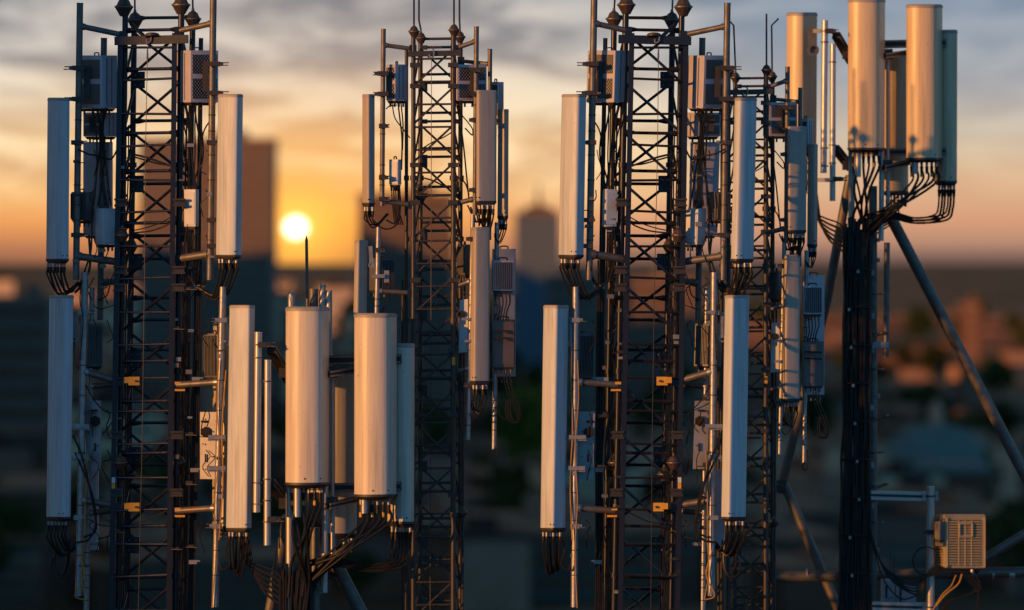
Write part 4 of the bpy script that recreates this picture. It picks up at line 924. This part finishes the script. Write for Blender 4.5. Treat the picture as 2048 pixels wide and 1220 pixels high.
    c2 = cables(S, 'black feeder cables sweeping from the right panel to the trunk of {s}', drop(q2, (1794, 408, 5, 26), (gx + 8, 456), .1), 2.5)
    c3 = cables(S, 'black feeder cables sagging from the rear right panel of {s}', [[p, p - Vector((0, 0, u * 14)), p - Vector((u * 2, 0, u * 46)), S.P(1868 + i * 5, 430 + (i % 3) * 5, .2), S.P(1830, 436 + (i % 3) * 5, .2), S.P(1776, 424 + 3 * i, .15), S.P(1738, 452 + 5 * i, .1)] for i, p in enumerate(q3.ports)], 2.3)
    c4 = cables(S, 'black feeder cables under the rear panel of {s}', [[p, p - Vector((0, 0, u * 20)), p - Vector((u * 3, 0, u * 50)), S.P(1750, 452 + 6 * i, .3), S.P(1738, 490, .2)] for i, p in enumerate(q4.ports[:4])], 2.2)
    c0 = cables(S, 'black feeder cables curving in from the left panel of {s}', [[S.P(1618 + 3 * k, 376 + 2 * k, .3), S.P(1622 + 4 * k, 420 + 5 * k, .25), S.P(1650 + 2 * k, 436 + 9 * k, .2), S.P(1682 + 2 * k, 450 + 12 * k, .15), S.P(1698 + 2 * k, 486 + 14 * k, .1), S.P(1700 + 3 * k, 540 + 10 * k, .1)] for k in range(6)], 2.3)
    for c_, q in ((c1, q1), (c2, q2), (c3, q3), (c4, q4)):
        for i, p in enumerate(q.ports):
            c_.part('cable_boot', MB().tube([p - Vector((0, 0, u * 9)), p - Vector((0, 0, u * 24))], [u * 3.6, u * 2.6], 8), 'black')
            if i % 2 == 0 and c_ in (c1, c2): c_.part('amber_band', MB().tube([p - Vector((0, 0, u * 22)), p - Vector((0, 0, u * 30))], u * 2.9, 8), 'yellow')
    YB = 1300 if full else 640
    runs = []
    for k in range(30):
        x = 1688 + (k % 15) * 3.7; dy = .05 + .045 * (k // 12) + rr.uniform(0, .02); pts = []
        y = 452 + rr.uniform(-20, 20)
        while y < YB:
            spread = 1 + .22 * max(0, (y - 800) / 400); pts.append((1713 + (x - 1713) * spread + rr.uniform(-2.6, 2.6) - 3 * max(0, (y - 700) / 300), y, dy)); y += 66
        pts.append((pts[-1][0], YB, dy)); runs.append(pts)
    tb = cables(S, 'thick bundle of black feeder cables strapped down the trunk of {s}', runs, 2.7, name='feeder_bundle', smoothn=3)
    for y in range(540, int(YB), 76):
        sp = 1 + .2 * max(0, (y - 800) / 400)
        q = [S.P(1714 - 4 * max(0, (y - 700) / 300) + math.cos(a) * 27 * sp, y + 2 * math.sin(a), .10 + math.sin(a) * .085) for a in [2 * math.pi * k / 16 for k in range(17)]]
        tb.part('cable_strap', MB().tube(q, u * 1.7, 6), 'black')
        tb.part('strap_clip', MB().box(S.P(1698 + (y * 7) % 22, y + 3, -.0), u * 5, u * 5, u * 6), 'galv')
    if not full: return
    # side arm with the louvred cabinet
    T = S.thing('side_arm', 'horizontal strut arms and upright pipe carrying the louvred cabinet', 'support', 1861, 1300, .1)
    for y in (990, 1212):
        o = T.part('strut_channel', MB().beam(S.P(1740, y, .12), S.P(1858, y + 3, .12), S.r(10), S.r(18)), 'alu')
        T.part('channel_slot', MB().beam(S.P(1742, y, .09), S.P(1850, y + 3, .09), S.r(3), S.r(5)), 'rail', o)
        cl_ = T.part('pipe_clamp', MB().box(S.P(1849, y + 2, .1), u * 9, u * 16, u * 18).box(S.P(1873, y + 2, .1), u * 6, u * 12, u * 18), 'galv')
        T.part('u_bolt', MB().ring(S.P(1861, y + 2, .06), S.r(9), u * 1.4, None, 16), 'rail', cl_)
    T.part('upright_pipe', MB().tube([S.P(1861, 973, .06), S.P(1861, 1420, .06)], S.r(8), 18), 'alu')
    T.part('hanger_pipe', MB().tube([S.P(1861, 1420, .06), S.P(1861, 1420, .06) + Vector((0, 0, -2.2))], S.r(8), 18), 'alu')
    T = S.thing('louvred_cabinet', 'beige louvred equipment cabinet at the lower right', 'cabinet', 1930, 1138, .0)
    qt, qb = plan(S, 1868, 1890, 1970, 1030, 68, -.05), plan(S, 1868, 1890, 1970, 1136, 68, -.05)
    # shell: frame posts, rails and back, with dark inside
    inner = lambda q, k: scaled(q, k)
    body = T.part('inner_housing', MB().loft([inner(qb, .93), inner(qt, .93)]), 'void', smooth=0)
    P = lambda i, j, f, g: qb[i].lerp(qb[j], f).lerp(qt[i].lerp(qt[j], f), g)
    T.part('top_cover', MB().loft([scaled(qt, 1.01, -u * 10), scaled(qt, 1.01, 0), scaled(qt, .97, u * 1.5)]), 'beige', smooth=0)
    T.part('base_rail', MB().loft([scaled(qb, 1.0, 0), scaled(qb, 1.0, u * 5)]), 'beige', smooth=0)
    for i, j, f in ((0, 3, .03), (0, 3, .97), (0, 1, .06), (0, 1, .94), (1, 2, .5), (2, 3, .5)): T.part('corner_post', MB().beam(P(i, j, f, .02), P(i, j, f, .95), u * 6, u * 5), 'beige')
    for k in range(17):
        g_ = .075 + .80 * k / 16
        a, b_ = P(0, 3, .05, g_), P(0, 3, .95, g_); d = Vector((0, -u * .6, 0))
        T.part('louvre_slat', MB().beam(a + d, b_ + d, u * 3.5, u * 3.4), 'beige')
        a, b_ = P(0, 1, .08, g_), P(0, 1, .92, g_)
        T.part('side_slat', MB().beam(a, b_, u * 3, u * 3.2), 'beige')
    for f in (.34, .5, .66): T.part('grille_bar', MB().beam(P(0, 3, f, .05) + Vector((0, -u * 2, 0)), P(0, 3, f, .9) + Vector((0, -u * 2, 0)), u * 2, u * 2), 'beige')
    for a, b_ in (((.34, .60), (.68, .60)), ((.34, .84), (.68, .84)), ((.35, .60), (.35, .84)), ((.67, .60), (.67, .84))):
        T.part('label_frame', MB().beam(P(0, 3, *a) + Vector((0, -u * 3.2, 0)), P(0, 3, *b_) + Vector((0, -u * 3.2, 0)), u * 3, u * 4), 'beige')
    T.part('underside', MB().loft([scaled(qb, .7, -u * 12), scaled(qb, .95, -u * .5)]), 'void', smooth=0)
    T.part('drain_plug', MB().lathe(P(0, 3, .68, 0) + Vector((0, u * 4, -u * 8)), [(u * 3, -u * 5), (u * 4, 0), (u * 3, u * 5)], 10), 'alu')
    T.part('side_handle', MB().tube(curve([P(3, 2, .3, .62), P(3, 2, .3, .6) + Vector((u * 9, 0, 0)), P(3, 2, .3, .4) + Vector((u * 9, 0, 0)), P(3, 2, .3, .38)], 4), u * 1, 6), 'rail')
    clamp(S, T, 1862, 1064, .06, -1, 20, 22)
    boxunit(S, 'small grey control box on the side of the louvred cabinet', 1869, 1880, 1889, 1044, 1078, 45, -.12, 'fins', 'control_box', 'box', r=.006)
    cables(S, 'loose black cables draped from trunk to louvred cabinet', [[(1742, 1060 + 4 * k, .05), (1760 + 3 * k, 1120 + 6 * k, .02), (1790 + 4 * k, 1150 + 6 * k, 0), (1826 + 3 * k, 1160 + 5 * k, -.02), (1866, 1150 - 3 * k, -.04), (1900 + 8 * k, 1146, -.02)] for k in range(6)] + [[(1745, 1090, .05), (1768, 1160, .0), (1800, 1196, 0), (1830, 1192, 0), (1852, 1170, 0)]], 1.8)
    ring_ = [(1853 + 27 * math.cos(a), 1122 + 28 * math.sin(a), -.06 + .02 * math.sin(a)) for a in [2 * math.pi * k / 14 + 1.2 for k in range(16)]]
    cables(S, 'single coil of black cable beside the upright pipe', [ring_], 1.9, name='cable_coil', cat='cable', smoothn=4)
    cables(S, 'black cables dangling under the louvred cabinet', [[(1925 + 8 * k, 1146, .0), (1940 + 6 * k, 1166, 0), (1950 + 3 * k, 1180, 0), (1920 + k, 1194, 0), (1890 + 3 * k, 1206, 0), (1876 + 4 * k, 1250, 0)] for k in range(4)] + [[(1958, 1160, 0), (1956, 1200, 0), (1948, 1250, 0)]], 1.6)
    cables(S, 'amber cables leaving the underside of the louvred cabinet', [[(1912, 1150, 0), (1902, 1172, 0), (1884, 1190, 0), (1866, 1220, 0)], [(1924, 1148, 0), (1916, 1168, 0), (1890, 1190, 0), (1872, 1212, 0)]], 1.5, m='cableyellow')
    T = S.thing('junction_cabinet', 'low grey junction cabinet behind the trunk cables', 'cabinet', 1795, 1208, .4)
    for x0, x1, y0, y1 in ((1764, 1790, 1160, 1208), (1792, 1832, 1172, 1208)): 
        o = T.part('housing', blockmb(S.P(x0, 0, .35).x, S.P(x1, 0, .35).x, S.P(0, 0, .35).y, S.P(0, 0, .5).y, S.P(0, y1, .35).z, S.P(0, y0, .35).z), 'box', smooth=0)
        T.part('slot', MB().box(S.P(x0 + 9, (y0 + y1) / 2, .34), u * 3, u * 3, u * 26), 'void', o)
    T.part('fan_guard', MB().ring(S.P(1784, 1202, .33), u * 8, u * 1, Vector((0, 1, 0)), 16).ring(S.P(1801, 1202, .33), u * 8, u * 1, Vector((0, 1, 0)), 16), 'plate')
    T.part('whip_aerial', MB().tube([S.P(1781, 1160, .4), S.P(1781, 1102, .4)], u * 1, 6).tube([S.P(1788, 1160, .4), S.P(1788, 1112, .4)], u * 1, 6), 'rail')

# ------------------------------------------------------------------ the six masts
A = Site(lambda x, y: (x, y), 0.0, 1.0, 'the leftmost tower'); A.tw = .25
site_large(A, True)
C = Site(lambda x, y: (1615 - x - 0.030 * y, y), 0.0, 1.0, 'the tower right of centre', True)
site_large(C, False)
B = Site(lambda x, y: (x, y), 0.05, 1.0, 'the slim middle tower')
site_slim(B)
D_ = Site(lambda x, y: (1533 + .937 * (x - 908), 140 + .937 * (y - 60)), 1.15, .937, 'the slim rear tower')
site_slim(D_, False)
E = Site(lambda x, y: (x, y), 3.6, 1.0, 'the right mast')
site_mast(E, True)
F = Site(lambda x, y: (617 + 1.18 * (x - 1735), 970 + 1.18 * (y - 300)), -.5, 1.18, 'the low front mast')
site_mast(F, False)
# pipes and a lightning rod standing behind the front panel of the low mast
for x, y0, r, m, lab in ((583, 584, 7, 'alu', 'short pale pipe end above the left of the low front panel'), (627, 578, 9.5, 'galv_dark', 'wide brown pipe end above the low front panel'), (645, 569, 7, 'alu', 'tallest pale pipe end above the low front panel'), (658, 581, 6.5, 'alu', 'rightmost pale pipe end above the low front panel')):
    p0, p1 = unproj(x, y0, .45), unproj(x, 1000, .45)
    T = Thing('rear_pipe', lab, 'pipe', p1); rr = r * 40.45 / PPR
    o = T.part('pipe', MB().tube([p0, p1], rr, 16), m); T.part('end_rim', MB().ring(p0 - Vector((0, 0, .003)), rr * .93, rr * .12), m, o)
T = Thing('lightning_rod', 'slender lightning rod rising behind the low front panel', 'rod', unproj(617, 760, .5))
o = T.part('rod', MB().tube([unproj(613, 480, .5), unproj(617, 760, .5)], [3.0 * 40.5 / PPR, 3.4 * 40.5 / PPR], 10), 'galv_dark'); T.part('tip', MB().tube([unproj(612.8, 470, .5), unproj(613, 480, .5)], [.001, 3.0 * 40.5 / PPR], 10), 'galv_dark', o)
